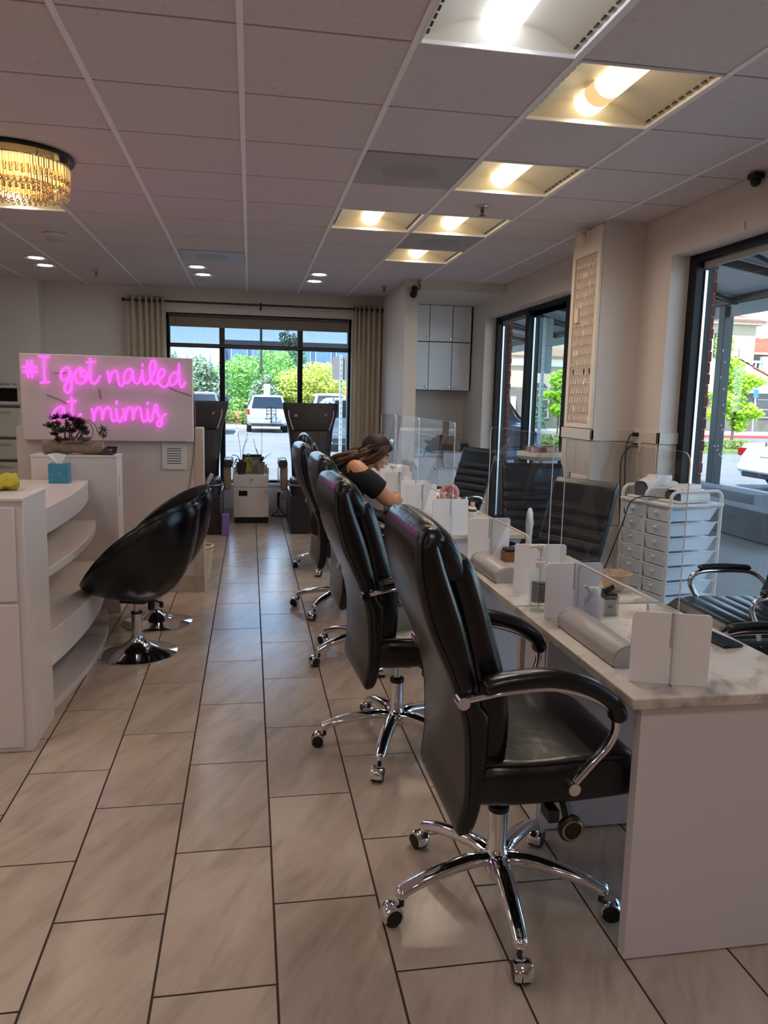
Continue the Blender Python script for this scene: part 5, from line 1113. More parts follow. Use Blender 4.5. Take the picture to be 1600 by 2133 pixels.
# joints: near side (toward the viewer) is -y
SH_R, EL_R, WR_R = Vector((.085,-.165,1.0)), Vector((.315,-.17,.795)), Vector((.545,-.10,.825))
SH_L, EL_L, WR_L = Vector((.085,.165,1.0)), Vector((.13,.235,.76)), Vector((.22,.10,.655))
def limb(b, pts, rs): P = smooth_path(pts, 5); n = len(P); R = []
def tube_r(b, pts, rs, k=5, n=14):
    P = smooth_path(pts, k); m = len(pts)-1; R = []
    for i in range(len(P)): u = i/k; j = min(int(u), m-1); f = u-j; R.append(rs[j]*(1-f)+rs[j+1]*f)
    return b.tube(P, R, n)
def hand(b, w, d, up, thumb):
    d = d.normalized(); up = (up-d*up.dot(d)).normalized(); s = d.cross(up)
    b.rings([[w+d*t+s*a*1.0+up*c for a, c in rrect(ww, hh, hh*.45, 3)] for t, ww, hh in ((-.01,.05,.036),(.03,.072,.03),(.075,.08,.026),(.085,.07,.02))])
    for i, L in enumerate((.068,.076,.07,.055)):
        o = w+d*.08+s*(.028-.0187*i); dd = (d+s*(.08-.05*i)).normalized()
        tube_r(b, [o, o+dd*L*.45-up*.006, o+dd*L*.78-up*.022, o+dd*L*.92-up*.04], [.0095,.009,.0082,.006], 4, 10)
    o = w+d*.025+s*.034*thumb; tube_r(b, [o, o+d*.028+s*.02*thumb-up*.006, o+d*.058+s*.022*thumb-up*.014], [.013,.0105,.008], 4, 10)
HD = Matrix.Translation((.238,0,1.108)) @ Matrix.Rotation(math.radians(28), 4, 'Y') @ Matrix.Diagonal((.93,.93,.93,1))
def H(x, y, z): return HD @ Vector((x, y, z))
def hball(b, c, r, n=16, m=12):
    q = MB().ball(c, r, n, m); b.add([H(*v) for v in q.v], q.f)
def make_body():
    b = torso()
    tube_r(b, [(.075,-.10,1.01), SH_R, SH_R.lerp(EL_R,.5)+Vector((.0,-.01,.0)), EL_R, EL_R.lerp(WR_R,.35)+Vector((0,0,.004)), WR_R], [.055,.066,.061,.051,.05,.03])
    tube_r(b, [(.075,.10,1.01), SH_L, SH_L.lerp(EL_L,.5), EL_L, EL_L.lerp(WR_L,.35), WR_L], [.055,.066,.06,.05,.048,.029])
    b.ball(EL_R, (.044,.044,.044)); hand(b, WR_R, WR_R-EL_R+Vector((0,.06,-.03)), Vector((0,0,1)), 1); hand(b, WR_L, Vector((.10,-.14,-.04)), Vector((.3,0,1)), 1)
    for s, kx in ((-1,.40),(1,.42)):
        tube_r(b, [(-.05,s*.09,.60),(.15,s*.115,.615),(kx,s*.12,.575),(kx+.03,s*.12,.54),(kx+.0,s*.115,.30),(kx-.02,s*.11,.09)], [.10,.088,.066,.06,.054,.036])
    # head: skull, face, jaw, nose, lips, chin, brows, ears
    hball(b, (-.012,0,.028), (.094,.074,.088)); hball(b, (.03,0,-.02), (.058,.058,.085)); hball(b, (.045,0,-.072), (.036,.042,.034)); hball(b, (.072,0,-.098), (.016,.019,.015))
    hball(b, (.058,0,.03), (.035,.05,.03)); 
    for s in (-1,1): hball(b, (.062,s*.03,-.03), (.022,.02,.022)); hball(b, (-.008,s*.073,-.018), (.017,.008,.028)); hball(b, (.082,s*.028,.022), (.010,.022,.006))
    q = MB(); tube_r(q, [(.084,0,.008),(.096,0,-.012),(.108,0,-.032),(.103,0,-.043)], [.008,.009,.0125,.008], 4, 10); b.add([H(*v) for v in q.v], q.f)
    for s in (-1,1): hball(b, (.093,s*.011,-.041), (.008,.007,.006), 10, 6)
    hball(b, (.087,0,-.064), (.012,.022,.0058)); hball(b, (.084,0,-.075), (.012,.019,.0062))
    tube_r(b, [(.15,0,1.05), H(-.015,0,-.09), H(-.01,0,-.04)], [.05,.047,.045])
    return b
def blend(b, name, m, par, vox, it=4):
    o = b.build(name, m, par); r = o.modifiers.new('remesh','REMESH'); r.mode = 'VOXEL'; r.voxel_size = vox; r.use_smooth_shade = True
    s = o.modifiers.new('smooth','SMOOTH'); s.factor = .5; s.iterations = it; return o
body = blend(make_body(), 'body', SKIN, woman, .0055, 3)
# top: torso and short sleeves, open over the shoulder
b = torso(.014, 1, 7); b.rings([ell(c, rx+.012, ry+.012, t) for c, rx, ry, t in [((.06,0,.94),.11,.165,.7),((.10,0,1.015),.085,.135,.85),((.128,0,1.04),.06,.075,.9)]])
for A, B in ((SH_R,EL_R),(SH_L,EL_L)): sg = -1 if A.y < 0 else 1; tube_r(b, [A.lerp(B,-.05)+Vector((-.025,-.03*sg,-.038)), A.lerp(B,.18)+Vector((-.012,.0,-.014)), A.lerp(B,.40)+Vector((-.004,.006*sg,-.003)), A.lerp(B,.66)], [.08,.086,.082,.077])
shirt = blend(b, 'top', SHIRT, woman, .007, 5)
# bare shoulders show through the cut outs
for s in (-1,1): MB().ball((.085,s*.140,1.030), (.05,.05,.034), 20, 14).build('bare_shoulder', SKIN, woman, smooth=80, rot=(0,0,0))
b = MB().rings([ell(c, rx+.012, ry+.012, t) for c, rx, ry, t in [((-.10,0,.545),.10,.155,0),((-.085,0,.60),.125,.178,.1),((-.06,0,.68),.118,.164,.3)]])
for s, kx in ((-1,.40),(1,.42)): tube_r(b, [(-.06,s*.09,.605),(.15,s*.115,.62),(kx,s*.12,.58),(kx+.032,s*.12,.54),(kx+.0,s*.115,.30),(kx-.02,s*.11,.12)], [.112,.10,.078,.073,.066,.055])
blend(b, 'trousers', PANTS, woman, .009, 4)
for s, kx in ((-1,.40),(1,.42)): MB().rings([[(kx-.07+x,s*.11+a,b_+.0) for a, b_ in [(p[0],p[1]+h/2) for p in rrect(w,h,min(w,h)*.4,4)]] for x, w, h in ((-.0,.06,.07),(.04,.085,.11),(.11,.09,.085),(.18,.085,.055),(.215,.05,.035))]).build('shoe', BLACKP, woman, smooth=60)
# eyes, brows, lips
EYEW = mat('eye_white', (225,218,212), .25); IRIS = mat('iris_brown', (46,28,20), .15); LIP = mat('lips', (176,98,90), .4); BROW = mat('brow', (52,32,24), .7)
for s in (-1,1):
    q = MB().ball((.0765,s*.029,.004), (.0115,.0125,.0085), 12, 8); MB().add([H(*v) for v in q.v], q.f).build('eye', EYEW, woman)
    q = MB().ball((.0855,s*.030,.001), (.0035,.0055,.0055), 10, 6); MB().add([H(*v) for v in q.v], q.f).build('iris', IRIS, woman)
    q = MB(); q.tube(smooth_path([(.088,s*.012,.022),(.088,s*.03,.028),(.076,s*.048,.022)]), .0034, 6); MB().add([H(*v) for v in q.v], q.f).build('eyebrow', BROW, woman)
    q = MB(); q.tube(smooth_path([(.086,s*.016,.006),(.0885,s*.03,.0105),(.078,s*.044,.004)]), .0026, 6); MB().add([H(*v) for v in q.v], q.f).build('eyelid', BROW, woman)
q = MB(); q.ball((.0915,0,-.0645), (.0085,.0195,.005), 14, 8); q.ball((.0885,0,-.075), (.0085,.0165,.0052), 14, 8); MB().add([H(*v) for v in q.v], q.f).build('lips', LIP, woman)
# hair: a cap over the skull, then locks falling back over the shoulders
def cap(u, v):
    a = PI*(-.5+u)*1.0; th = 2*PI*v
    ph = u*2.05; rx, ry, rz = .112, .09, .106
    x, y, z = -.016-rx*math.sin(ph)*math.cos(th), ry*math.sin(ph)*math.sin(th), .03+rz*math.cos(ph)
    k = 1 if math.cos(th) > -.55 else (1-.55*max(0,(-math.cos(th)-.55)/.45)*max(0,(u-.3)/.7))
    if k < 1: x = -.016-rx*math.sin(ph*k)*math.cos(th); y = ry*math.sin(ph*k)*math.sin(th); z = .03+rz*math.cos(ph*k)
    w = 1+.018*math.sin(th*22+u*4); return H(x*w, y*w, z)
MB().grid(cap, 16, 60, True).build('hair_cap', HAIR, woman, smooth=70)
rnd = random.Random(5)
def lock(P, r, m): 
    P = smooth_path(P, 5); n = len(P); MB().tube(P, [r*(.55+.75*math.sin(PI*min(1,(i+1)/n*.9))) *(1 if i < n-3 else .5) for i in range(n)], 7, flat=.6).build('hair_lock', m, woman, smooth=80)
for i in range(46):
    s = rnd.choice((-1,1)) if i > 26 else (-1 if i % 3 else 1); f = rnd.random()
    a = H(-.02-.08*f, s*(.05+.03*rnd.random()), .075-.06*f); b_ = H(-.085-.05*rnd.random(), s*(.078+.02*rnd.random()), -.03-.03*f)
    ex = -.10-.05*rnd.random(); end = Vector((ex, s*(.04+.08*rnd.random()), .86+.12*rnd.random()))
    mid = Vector((.03+.07*rnd.random(), s*(.05+.05*rnd.random()), 1.075+.035*rnd.random()))
    lock([a, b_, mid, (mid+end)/2+Vector((-.035-.015*rnd.random(),0,.025)), end], .010+.006*rnd.random(), HAIRL if (rnd.random() < .3) else HAIR)
for i in range(7):                                             # locks beside the cheek
    f = i/6; a = H(.035-.03*f, -.072-.006*f, .085-.02*f); lock([a, H(.048-.05*f,-.09,.03), H(.02-.06*f,-.088,-.05), H(-.03-.06*f,-.085,-.12)], .012, HAIR if i % 3 else HAIRL)
for s in (-1,1):
    for i in range(6): f = i/5; lock([H(.055-.02*f, s*.02, .098), H(.07-.05*f, s*.06, .075), H(.03-.06*f, s*.088, .03), H(-.04-.03*f, s*.088, -.03)], .013, HAIR)
SG = mat('dark_sunglass', (24,20,20), .15)
q = MB()
for s in (-1,1):
    q.rings([[(.062+c, s*(.008+.028)+a, .128+b2+.25*c) for a, b2 in rrect(.05,.038,.016,4)] for c in (-.002,.003)])
    q.tube(smooth_path([(.055,s*.06,.128),(.02,s*.088,.10),(-.05,s*.09,.05)]), .003, 6)
q.tube([(.062,-.012,.134),(.062,.012,.134)], .003, 6)
MB().add([H(*v) for v in q.v], q.f).build('sunglasses', SG, woman, smooth=40)
q = MB(); d = (WR_L-EL_L).normalized(); u = d.orthogonal().normalized(); w_ = d.cross(u)
for k in range(3): q.tube([EL_L.lerp(WR_L,.88+.04*k)+(u*math.cos(a)+w_*math.sin(a))*.032 for a in [2*PI*j/18 for j in range(18)]], .0035, 6, closed=True)
q.build('bracelet', mat('silver_bracelet',(190,190,196),.2,1), woman)
# ================================================================ outside
ASPH = mat('asphalt', (122,121,124), .9, var=.18, vscale=.7, bump=.3, bscale=60)
CONC = mat('concrete', (170,166,158), .85, var=.14, vscale=1.2)
GZ = -.15
struct(BX(-80,110,9.9,160,GZ-.2,GZ).build('ground', ASPH, smooth=0)); struct(BX(2.95,110,-20,9.9,GZ-.2,GZ).build('ground_side', ASPH, smooth=0))
struct(MB().box(2.95,9.0,-8,24,GZ,-.03).box(-10,2.95,9.9,11.3,GZ,-.03).build('sidewalk', CONC, smooth=0))
struct(MB().box(9.0,9.15,-8,24,GZ,-.01).box(-10,2.95,11.3,11.45,GZ,-.01).build('kerb', mat('kerb_concrete',(196,190,180),.85), smooth=0))
struct(MB().box(-9,9,40.5,58,GZ,-.02).build('planting_island', mat('mulch',(120,92,74),.95,var=.3,vscale=3), smooth=0)); struct(MB().box(-9.15,9.15,40.3,40.5,GZ,.0).build('island_kerb', mat('kerb_concrete'), smooth=0))
struct(MB().box(11,19.6,24.6,27.8,GZ,-.04).build('verge', mat('verge_grass',(112,128,62),.95,var=.4,vscale=4), smooth=0)); struct(BX(16,70,37.5,44,GZ,-.02).build('far_sidewalk', mat('pale_concrete',(176,170,160),.85), smooth=0)); struct(BX(16,70,37.2,37.5,GZ,-.01).build('red_kerb', mat('red_kerb',(190,70,66),.7), smooth=0))
b = MB()
for i in range(-6,9): b.box(-.6+2.75*i-.05,-.6+2.75*i+.05,33.0,38.5,GZ,GZ+.004)
struct(b.build('parking_line', mat('line_paint',(224,222,216),.8), smooth=0))
# ---------------------------------------------------------------- brickwork beside the side windows
BRK = mat('red_brick', (112,52,44), .85, objvar=.35, bump=.5, bscale=60); MORT = mat('mortar', (120,112,106), .9)
for nm, y0 in (('wall_brick_near',4.80),('wall_brick_far',8.86)):
    w = struct(BX(2.968,3.035,y0+.006,y0+.24,-.1,2.6).build(nm, MORT, smooth=0)); bk = None
    for r in range(36):
        for (xa, xb) in ((2.96,3.03+.012*(r % 2)),):
            z = -.09+.0745*r
            if 1: o = BX(-.04,.04,-.05,.05,-.0325,.0325).build('brick', BRK, w, bev=.003, seg=1) if bk is None else share(bk, w, (0,0,0)); bk = bk or o
            o.location = ((xa+xb)/2, y0+.048, z+.0325)
struct(MB().box(2.955,3.03,-20,1.2,-.1,4.2).box(2.955,3.03,5.05,5.7,-.1,4.2).box(2.955,3.03,9.1,9.9,-.1,4.2).box(2.96,3.2,-20,9.9,2.6,4.2).box(-20,3.2,9.9,10.05,2.76,4.2).box(-20,-2.4,9.9,10.05,-.1,2.76).box(1.9,3.2,9.9,10.05,-.1,2.76).build('wall_outer_brick', mat('outer_brick',(118,60,50),.9,var=.2,vscale=9), smooth=0))
struct(BX(-20,3.2,-20,10.05,4.2,4.4).build('roof', mat('roof_grey',(120,118,116),.9), smooth=0))
# ---------------------------------------------------------------- awning over the sidewalk
t = thing('awning', 'grey fabric awning on dark steel tubes over the sidewalk', 'awning', (0,0,0))
AWN = mat('awning_fabric', (150,154,156), .9); TUBE = mat('dark_tube', (38,38,42), .5)
y0, y1, xi, xo, zi, zo = 2.0, 25.0, 3.25, 8.3, 4.25, 3.36
o = MB().add([(xi,y0,zi),(xo,y0,zo),(xo,y1,zo),(xi,y1,zi)], [(0,1,2,3)]).build('fabric', AWN, t, smooth=0); m = o.modifiers.new('thickness','SOLIDIFY'); m.thickness = .012
BX(xo,xo+.03,y0,y1,zo-.32,zo+.02).build('valance', AWN, t, smooth=0)
MB().bar((xo-.04,y0,zo-.06),(xo-.04,y1,zo-.06),.1,.1).build('edge_tube', TUBE, t); MB().bar((xi+.05,y0,zi-.1),(xi+.05,y1,zi-.1),.06,.06).build('wall_tube', TUBE, t)
for i in range(12):
    y = y0+.5+2*i; MB().bar((xi,y,zi-.07),(xo,y,zo-.07),.07,.07).build('rafter', TUBE, t)
    if i < 11: MB().bar((xi,y,zi-.1),(xo,y+2,zo-.1),.06,.06).build('brace', TUBE, t); MB().bar((xi+1.6,y,zi-.45),(xo,y,zo-.1),.05,.05).build('lower_chord', TUBE, t); MB().bar((xi+1.6,y,zi-.45),(xi+1.6,y,zi-.4+.0),.05,.05).bar((xi+1.6,y,zi-.45),(xi+1.6,y+.01,zi-.36),.05,.05).build('hanger', TUBE, t)
for y in (12.75, 4.5):
    p = thing('awning_post', {12.75:'chipped dark square post behind the right window',4.5:'dark square awning post outside the right window edge'}[y], 'post', (8.3,y,-.03), 0, 'awning posts on the sidewalk')
    BX(-.09,.09,-.09,.09,0,3.26).build('shaft', mat('post_green_black',(34,40,40),.5), p, bev=.01); BX(-.2,.2,-.2,.2,0,.06).build('base_plate', TUBE, p, bev=.01)
    rr = random.Random(int(y)); c = MB()
    for i in range(14): z = .5+2.2*rr.random(); xx = -.08+.16*rr.random(); c.box(xx-.012,xx+.012,-.0925,-.0895,z-.02,z+.02*rr.random())
    c.build('paint_chips', mat('chip_pale',(170,176,176),.6), p, smooth=0, kind='stuff')
for i, (xa, ya, yb) in enumerate(((5.6,7.2,11.0),(6.6,9.2,12.2))):
    tag(BX(xa,xa+.35,ya,yb,-.03,.32).build('low_wall', mat('wall_concrete',(128,126,126),.85,var=.1,vscale=3), bev=.02), ('low concrete planter wall nearer the right window' if i == 0 else 'low concrete planter wall farther out, near the white car'), 'wall', 'low concrete walls on the sidewalk')
# ---------------------------------------------------------------- vehicles
TYRE = mat('tyre', (22,22,24), .8); CGL = mat('car_glass', (24,30,36), .05, spec=.8); RED = mat('tail_red', (170,22,26), .2); TRIM = mat('car_trim', (40,40,44), .5); LAMP = mat('headlamp', (220,226,232), .1, spec=.8); PLATE = mat('plate', (216,218,220), .4)
def car(name, label, loc, rz, paint, kind='suv', W2=.92, L=4.4, H=1.68, rear=True, rails=True, plate=None, badge=None, group=None):
    t = thing(name, label, 'car', loc, rz, group)
    k = H/1.68
    if kind == 'suv': T = [(.0,.45,.62,.70,.82,.74),(.03,.36,.92,.98,.90,.80),(.08,.34,1.02,1.10,.92,.80),(.22,.32,1.06,1.52,.92,.70),(.36,.30,1.07,1.64,.92,.66),(.9,.28,1.07,1.68,.92,.66),(2.2,.28,1.06,1.68,.92,.66),(2.75,.28,1.04,1.58,.92,.64),(3.35,.28,1.02,1.10,.92,.76),(4.05,.30,.96,1.02,.90,.72),(4.33,.36,.86,.92,.86,.70),(4.4,.45,.70,.74,.78,.66)]
    else: T = [(.0,.42,.62,.72,.80,.72),(.04,.34,.90,.98,.88,.76),(.12,.30,.98,1.06,.91,.74),(.75,.28,.98,1.10,.92,.68),(1.35,.28,.97,1.40,.92,.58),(1.9,.28,.96,1.45,.92,.58),(2.6,.28,.95,1.38,.92,.57),(3.35,.28,.92,1.0,.92,.70),(4.1,.30,.84,.9,.9,.68),(4.34,.36,.74,.78,.86,.66),(4.4,.42,.60,.64,.76,.6)]
    T = interp([(y*L/4.4, a*k, b*k, c*k, w*W2/.92, r*W2/.92) for y, a, b, c, w, r in T], 3)
    R = []
    for y, z0, zb, zr, w, wr in T:
        half = [(w*.90,z0),(w*.985,z0+.08),(w,(z0+zb)*.5),(w*.985,zb-.04),(w*.955,zb),(wr+(w*.95-wr)*.25,zb+(zr-zb)*.72),(wr,zr-.03),(wr*.86,zr),(wr*.4,zr+.012)]
        R.append([(x,y,z) for x, z in half]+[(-x,y,z) for x, z in reversed(half)])
    MB().rings(R).build('body', paint, t, smooth=35)
    def pan(nm, pts, m, off): # a thin panel through four points, pushed outwards
        P = [Vector(p) for p in pts]; n = (P[1]-P[0]).cross(P[3]-P[0]).normalized()*off; MB().rings([[p+n*.2 for p in P],[p+n for p in P]]).build(nm, m, t, smooth=0)
    S = L/4.4; v = W2/.92
    if kind == 'suv':
        pan('rear_window', [(-.70*v,.085*S,1.10*k),(.70*v,.085*S,1.10*k),(.60*v,.30*S,1.57*k),(-.60*v,.30*S,1.57*k)], CGL, .075)
        pan('windshield', [(.70*v,3.28*S,1.10*k),(-.70*v,3.28*S,1.10*k),(-.60*v,2.76*S,1.56*k),(.60*v,2.76*S,1.56*k)], CGL, .06)
        sg = [((.42,1.12),(1.15,1.12),(1.15,1.55),(.55,1.55)),((1.22,1.12),(2.1,1.12),(2.1,1.57),(1.22,1.57)),((2.17,1.12),(3.05,1.12),(2.72,1.52),(2.17,1.57))]
    else:
        pan('rear_window', [(-.66*v,.80*S,1.10*k),(.66*v,.80*S,1.10*k),(.52*v,1.33*S,1.38*k),(-.52*v,1.33*S,1.38*k)], CGL, .03)
        pan('windshield', [(.66*v,3.22*S,1.0*k),(-.66*v,3.22*S,1.0*k),(-.52*v,2.66*S,1.35*k),(.52*v,2.66*S,1.35*k)], CGL, .035)
        sg = [((1.1,1.02),(1.95,1.0),(1.95,1.36),(1.5,1.33)),((2.02,1.0),(3.0,.98),(2.65,1.3),(2.02,1.36))]
    wl = v*.90; wt = v*.705 if kind == 'suv' else v*.65
    for s in (-1,1):
        for q in sg:
            P = [(s*(wl if i < 2 else wt)+s*.0, a*S, c*k) for i, (a, c) in enumerate(q)]; pan('side_window', P if s > 0 else P[::-1], CGL, .028)
        for y in (.86*S, 3.5*S):
            r = .345*k if kind == 'suv' else .33*k
            wh = MB().lathe([(r*.55,-.11),(r*.94,-.11),(r,-.07),(r,.07),(r*.94,.11),(r*.55,.11)],(s*(v*.92-.10),y,r),24,'x').build('tyre', TYRE, t, smooth=40)
            MB().lathe([(.001,.0),(r*.2,.0),(r*.6,-.02),(r*.6,.04),(.001,.04)],(s*(v*.92-.03),y,r),10,'x').build('hub', mat('alloy',(176,178,184),.3,.8), wh)
        pan('mirror', [(s*v*.92,2.95*S,1.02*k),(s*v*1.1,2.9*S,1.04*k),(s*v*1.1,2.9*S,1.2*k),(s*v*.92,2.95*S,1.2*k)][::s], TRIM, .06)
        if rails and kind == 'suv': MB().tube(smooth_path([(s*.60*v,.6*S,1.68*k),(s*.61*v,.8*S,1.74*k),(s*.61*v,2.3*S,1.74*k),(s*.60*v,2.6*S,1.66*k)]), .02, 6).build('roof_rail', TRIM, t)
        zl = (.82,1.04) if kind == 'suv' else (.76,.94)
        MB().rings([[(s*(v*.78+x), y*S, z*k) for x, z in ((0,zl[0]),(.12,zl[0]),(.13,zl[1]),(.02 if kind == 'suv' else -.14,zl[1]))] for y in (-.005,.16)]).build('tail_light', RED, t, bev=.01)
        MB().rings([[(s*(v*.55+x), (4.33-abs(x)*.35+y)*S, z*k) for x, z in ((0,.74),(.3,.76),(.32,.92),(.02,.88))] for y in (-.15,.055)]).build('headlight', LAMP, t, bev=.01)
    MB().box(-v*.84,v*.84,-.05,.12,.40*k,.60*k).build('rear_bumper', paint, t, bev=.05, seg=3); MB().box(-v*.7,v*.7,-.02,.1,.29*k,.41*k).build('rear_valance', TRIM, t, bev=.02)
    MB().box(-v*.84,v*.84,4.28*S,4.45*S,.36*k,.56*k).build('front_bumper', paint, t, bev=.05, seg=3); MB().box(-v*.5,v*.5,4.33*S,4.43*S,.58*k,.86*k).build('grille', TRIM, t, bev=.03)
    if plate:
        pl = BX(-.16,.16,-.058,-.045,.66*k,.80*k).build('licence_plate', PLATE, t, bev=.004) if plate[1] == 'low' else BX(-.16,.16,-.012,.02,.78*k,.93*k).build('licence_plate', PLATE, t, bev=.004)
    if kind == 'suv': BX(-.22,.22,.27*S,.33*S,1.585*k,1.63*k).build('brake_light', RED, t, bev=.01)
    return t
SILV = mat('silver_paint', (170,175,182), .3, .25, coat=.5); DKG = mat('grey_blue_paint', (92,104,120), .3, .3, coat=.5); WHP = mat('white_paint', (236,236,238), .3, coat=.5); GREYP = mat('grey_paint', (120,126,134), .3, .4, coat=.5); BLUEP = mat('slate_blue_paint', (66,86,112), .3, .3, coat=.5)
g = 'parked cars outside the far window'
car('car', 'silver white SUV with a black rack on its tailgate, straight out the far window', (.775,35.2,GZ), 0, SILV, plate=('','low'), group=g)
car('car', 'dark grey SUV at left of the silver one, half behind the window post', (-2.08,33.0,GZ), .0, GREYP, H=1.74, W2=.95, group=g)
car('car', 'white SUV with roof rails behind the grey blue car', (3.75,36.4,GZ), 0, WHP, H=1.82, group=g)
nc = car('car', 'grey blue car with licence plate behind the signpost, nearest the far window', (3.15,23.2,GZ), .06, DKG, H=1.62, group=g, plate=('x','hi'))
text('plate_text', '821-CMJ', .11, mat('plate_ink',(60,90,80),.6), nc, (0,-.0135,.82), (PI/2,0,0), .001)
tb = car('car', 'slate blue pickup style SUV facing us outside the side window', (5.38,21.0,GZ), PI+.03, BLUEP, H=1.80, W2=.97, L=4.6)
em = MB(); CH = CHROME
for rx, rz_, cz in ((.105,.07,0),(.03,.068,0),(.07,.026,.042)): em.tube([(rx*math.cos(a), 4.665, .80+cz*.6+rz_*math.sin(a)) for a in [2*PI*i/24 for i in range(24)]], .011, 6, closed=True)
em.build('front_emblem', CHROME, tb)
bm_ = car('car', 'white sedan with red tail light at the right edge, beyond the awning', (9.8,13.4,GZ), -1.6, WHP, 'sedan', W2=.93, L=4.7, H=1.47, rails=False, plate=('','hi'))
e = MB().lathe([(.001,-.006),(.042,-.006),(.042,0),(.001,0)],(0,-.02,.93),20,'y').build('rear_emblem', TRIM, bm_)
for i in range(4):
    a0 = PI/2*i; MB().add([(0,-.0285,.93)]+[(.031*math.cos(a0+PI/2*j/6), -.0285, .93+.031*math.sin(a0+PI/2*j/6)) for j in range(7)], [tuple(range(8))]).build('emblem_quarter', mat('emblem_blue',(40,90,170),.3) if i % 2 else WHITEP, bm_, smooth=0)
t = thing('bike_rack', 'black folding bike rack on the silver SUV\'s hitch', 'bike rack', (.93,34.85,GZ))
b = MB().bar((0,.3,.5),(0,0,.5),.06,.06).bar((0,0,.45),(0,0,1.25),.05,.05); b.build('mast', BLACKP, t)
for x in (-.2,.2): MB().bar((x,-.02,.62),(x,-.02,1.18),.03,.03).build('upright', BLACKP, t)
for z in (.86,1.0,1.14): MB().bar((-.22,-.03,z),(.22,-.03,z),.03,.03).build('tray_bar', BLACKP, t)
MB().bar((-.2,-.02,.86),(0,0,.62),.025,.025).bar((.2,-.02,.86),(0,0,.62),.025,.025).build('stay', BLACKP, t)
# ---------------------------------------------------------------- trees and shrubs
def leafm(name, c, tr):
    m = bpy.data.materials.new(name); m.use_nodes = True; MATS[name] = m; nt = m.node_tree; p = nt.nodes['Principled BSDF']; p.inputs['Base Color'].default_value = srgb(c); p.inputs['Roughness'].default_value = .6
    q = nt.nodes.new('ShaderNodeBsdfTranslucent'); q.inputs[0].default_value = srgb(tr); x = nt.nodes.new('ShaderNodeMixShader'); x.inputs[0].default_value = .35
    nt.links.new(p.outputs[0], x.inputs[1]); nt.links.new(q.outputs[0], x.inputs[2]); nt.links.new(x.outputs[0], nt.nodes['Material Output'].inputs[0]); return m
LF = {'pine':leafm('grey_green_leaf',(150,166,140),(110,140,90)),'dark':leafm('dark_green_leaf',(118,154,120),(100,150,80)),'green':leafm('bright_green_leaf',(140,184,104),(140,196,70)),'yel':leafm('yellow_green_leaf',(204,210,112),(206,214,80)),'lime':leafm('lime_leaf',(170,206,58),(190,230,40)),'shrub':leafm('shrub_leaf',(126,140,72),(120,150,50)),'gold':leafm('dry_grass_leaf',(196,172,112),(190,160,90))}
BARK = mat('tree_bark', (96,78,64), .9)
def tree(name, label, loc, h, blobs, leaf_, n, m, trunk=.09, group=None, cat='tree', seed=1):
    r = random.Random(seed); t = thing(name, label, cat, loc, 0, group); b = MB(); tot = sum(rx*rz for _,_,_,rx,rz in blobs)
    for x, y, z, rx, rz in blobs:
        for i in range(int(n*rx*rz/tot)):
            d = Vector((r.gauss(0,1), r.gauss(0,1), r.gauss(0,1))).normalized(); k = r.random()**.33*(1+.12*math.sin(5*d.x+3*d.z+seed)); c = Vector((x+d.x*rx*k, y+d.y*rx*k, z+d.z*rz*k))
            u = Vector((r.gauss(0,1),r.gauss(0,1),r.gauss(0,1))).normalized(); w = u.orthogonal().normalized(); s = leaf_*r.uniform(.6,1.3)
            b.add([c-u*s*.5, c+w*s*.32, c+u*s*.5, c-w*s*.32], [(0,1,2,3)])
    b.build('foliage', m, t, smooth=0, kind='stuff')
    if trunk:
        zt = max(z for _,_,z,_,_ in blobs); q = MB().tube(smooth_path([(0,0,0),(.05*h*.2,0,h*.3),(0,0,zt)]), [trunk*(1-.8*i/12) for i in range(13)], 8)
        for x, y, z, rx, rz in blobs[:5]: q.tube([(0,0,max(.3,z*.55)),(x*.6,y*.6,z*.85),(x,y,z)], [trunk*.5,trunk*.35,trunk*.12], 6)
        q.build('trunk', BARK, t)
    return t
def blobs(h, w, n, seed, base=.15, cone=.0):
    r = random.Random(seed); out = []
    for i in range(n):
        f = base+(1-base)*(i+.5)/n; ww = w*(1-cone*f)*(.75+.5*math.sin(PI*f)); a = r.random()*6.28; k = r.random()*.55*ww
        out.append((k*math.cos(a), k*math.sin(a)*.7, h*f*.84, ww*.46*r.uniform(.8,1.15), h*.13*r.uniform(.8,1.2)))
    return out
G = 'trees beyond the parking lot'
tree('tree','grey green bushy pine at the left of far window, above the dark SUV',(-2.75,50,GZ),4.3,blobs(4.3,2.2,9,3,.1,.4),.24,4200,LF['pine'],group=G,seed=3)
tree('tree','darker green pine between the window post and the bright tree',(-.45,56,GZ),4.9,blobs(4.9,2.0,9,5,.1,.35),.24,4200,LF['dark'],group=G,seed=5)
tree('tree','wide bright green tree behind the silver SUV',(.55,50,GZ),4.75,blobs(4.75,3.3,13,8,.08),.22,7500,LF['green'],group=G,seed=8)
tree('tree','olive green pine in front of the wide bright tree',(.75,47.5,GZ),3.2,blobs(3.2,1.9,8,21,.1,.45),.2,3000,LF['pine'],group=G,seed=21)
tree('tree','fresh green tree at the right window post',(2.75,54,GZ),5.1,blobs(5.1,1.9,9,11,.1),.22,4200,LF['green'],group=G,seed=11)
tree('tree','yellow green maple at right, above the white SUV',(4.0,49,GZ),4.25,blobs(4.25,2.9,12,14,.2),.22,5600,LF['yel'],group=G,seed=14)
tree('tree','tall dark tree reaching up behind the roller shade',(3.9,70,GZ),7.9,blobs(7.9,1.8,9,17,.3),.26,3600,LF['dark'],group=G,seed=17)
tree('tree','distant grey green tree above the neon board edge',(-7.6,80,GZ),6.0,blobs(6.0,3.2,8,19,.2),.3,3000,LF['pine'],group=G,seed=19)
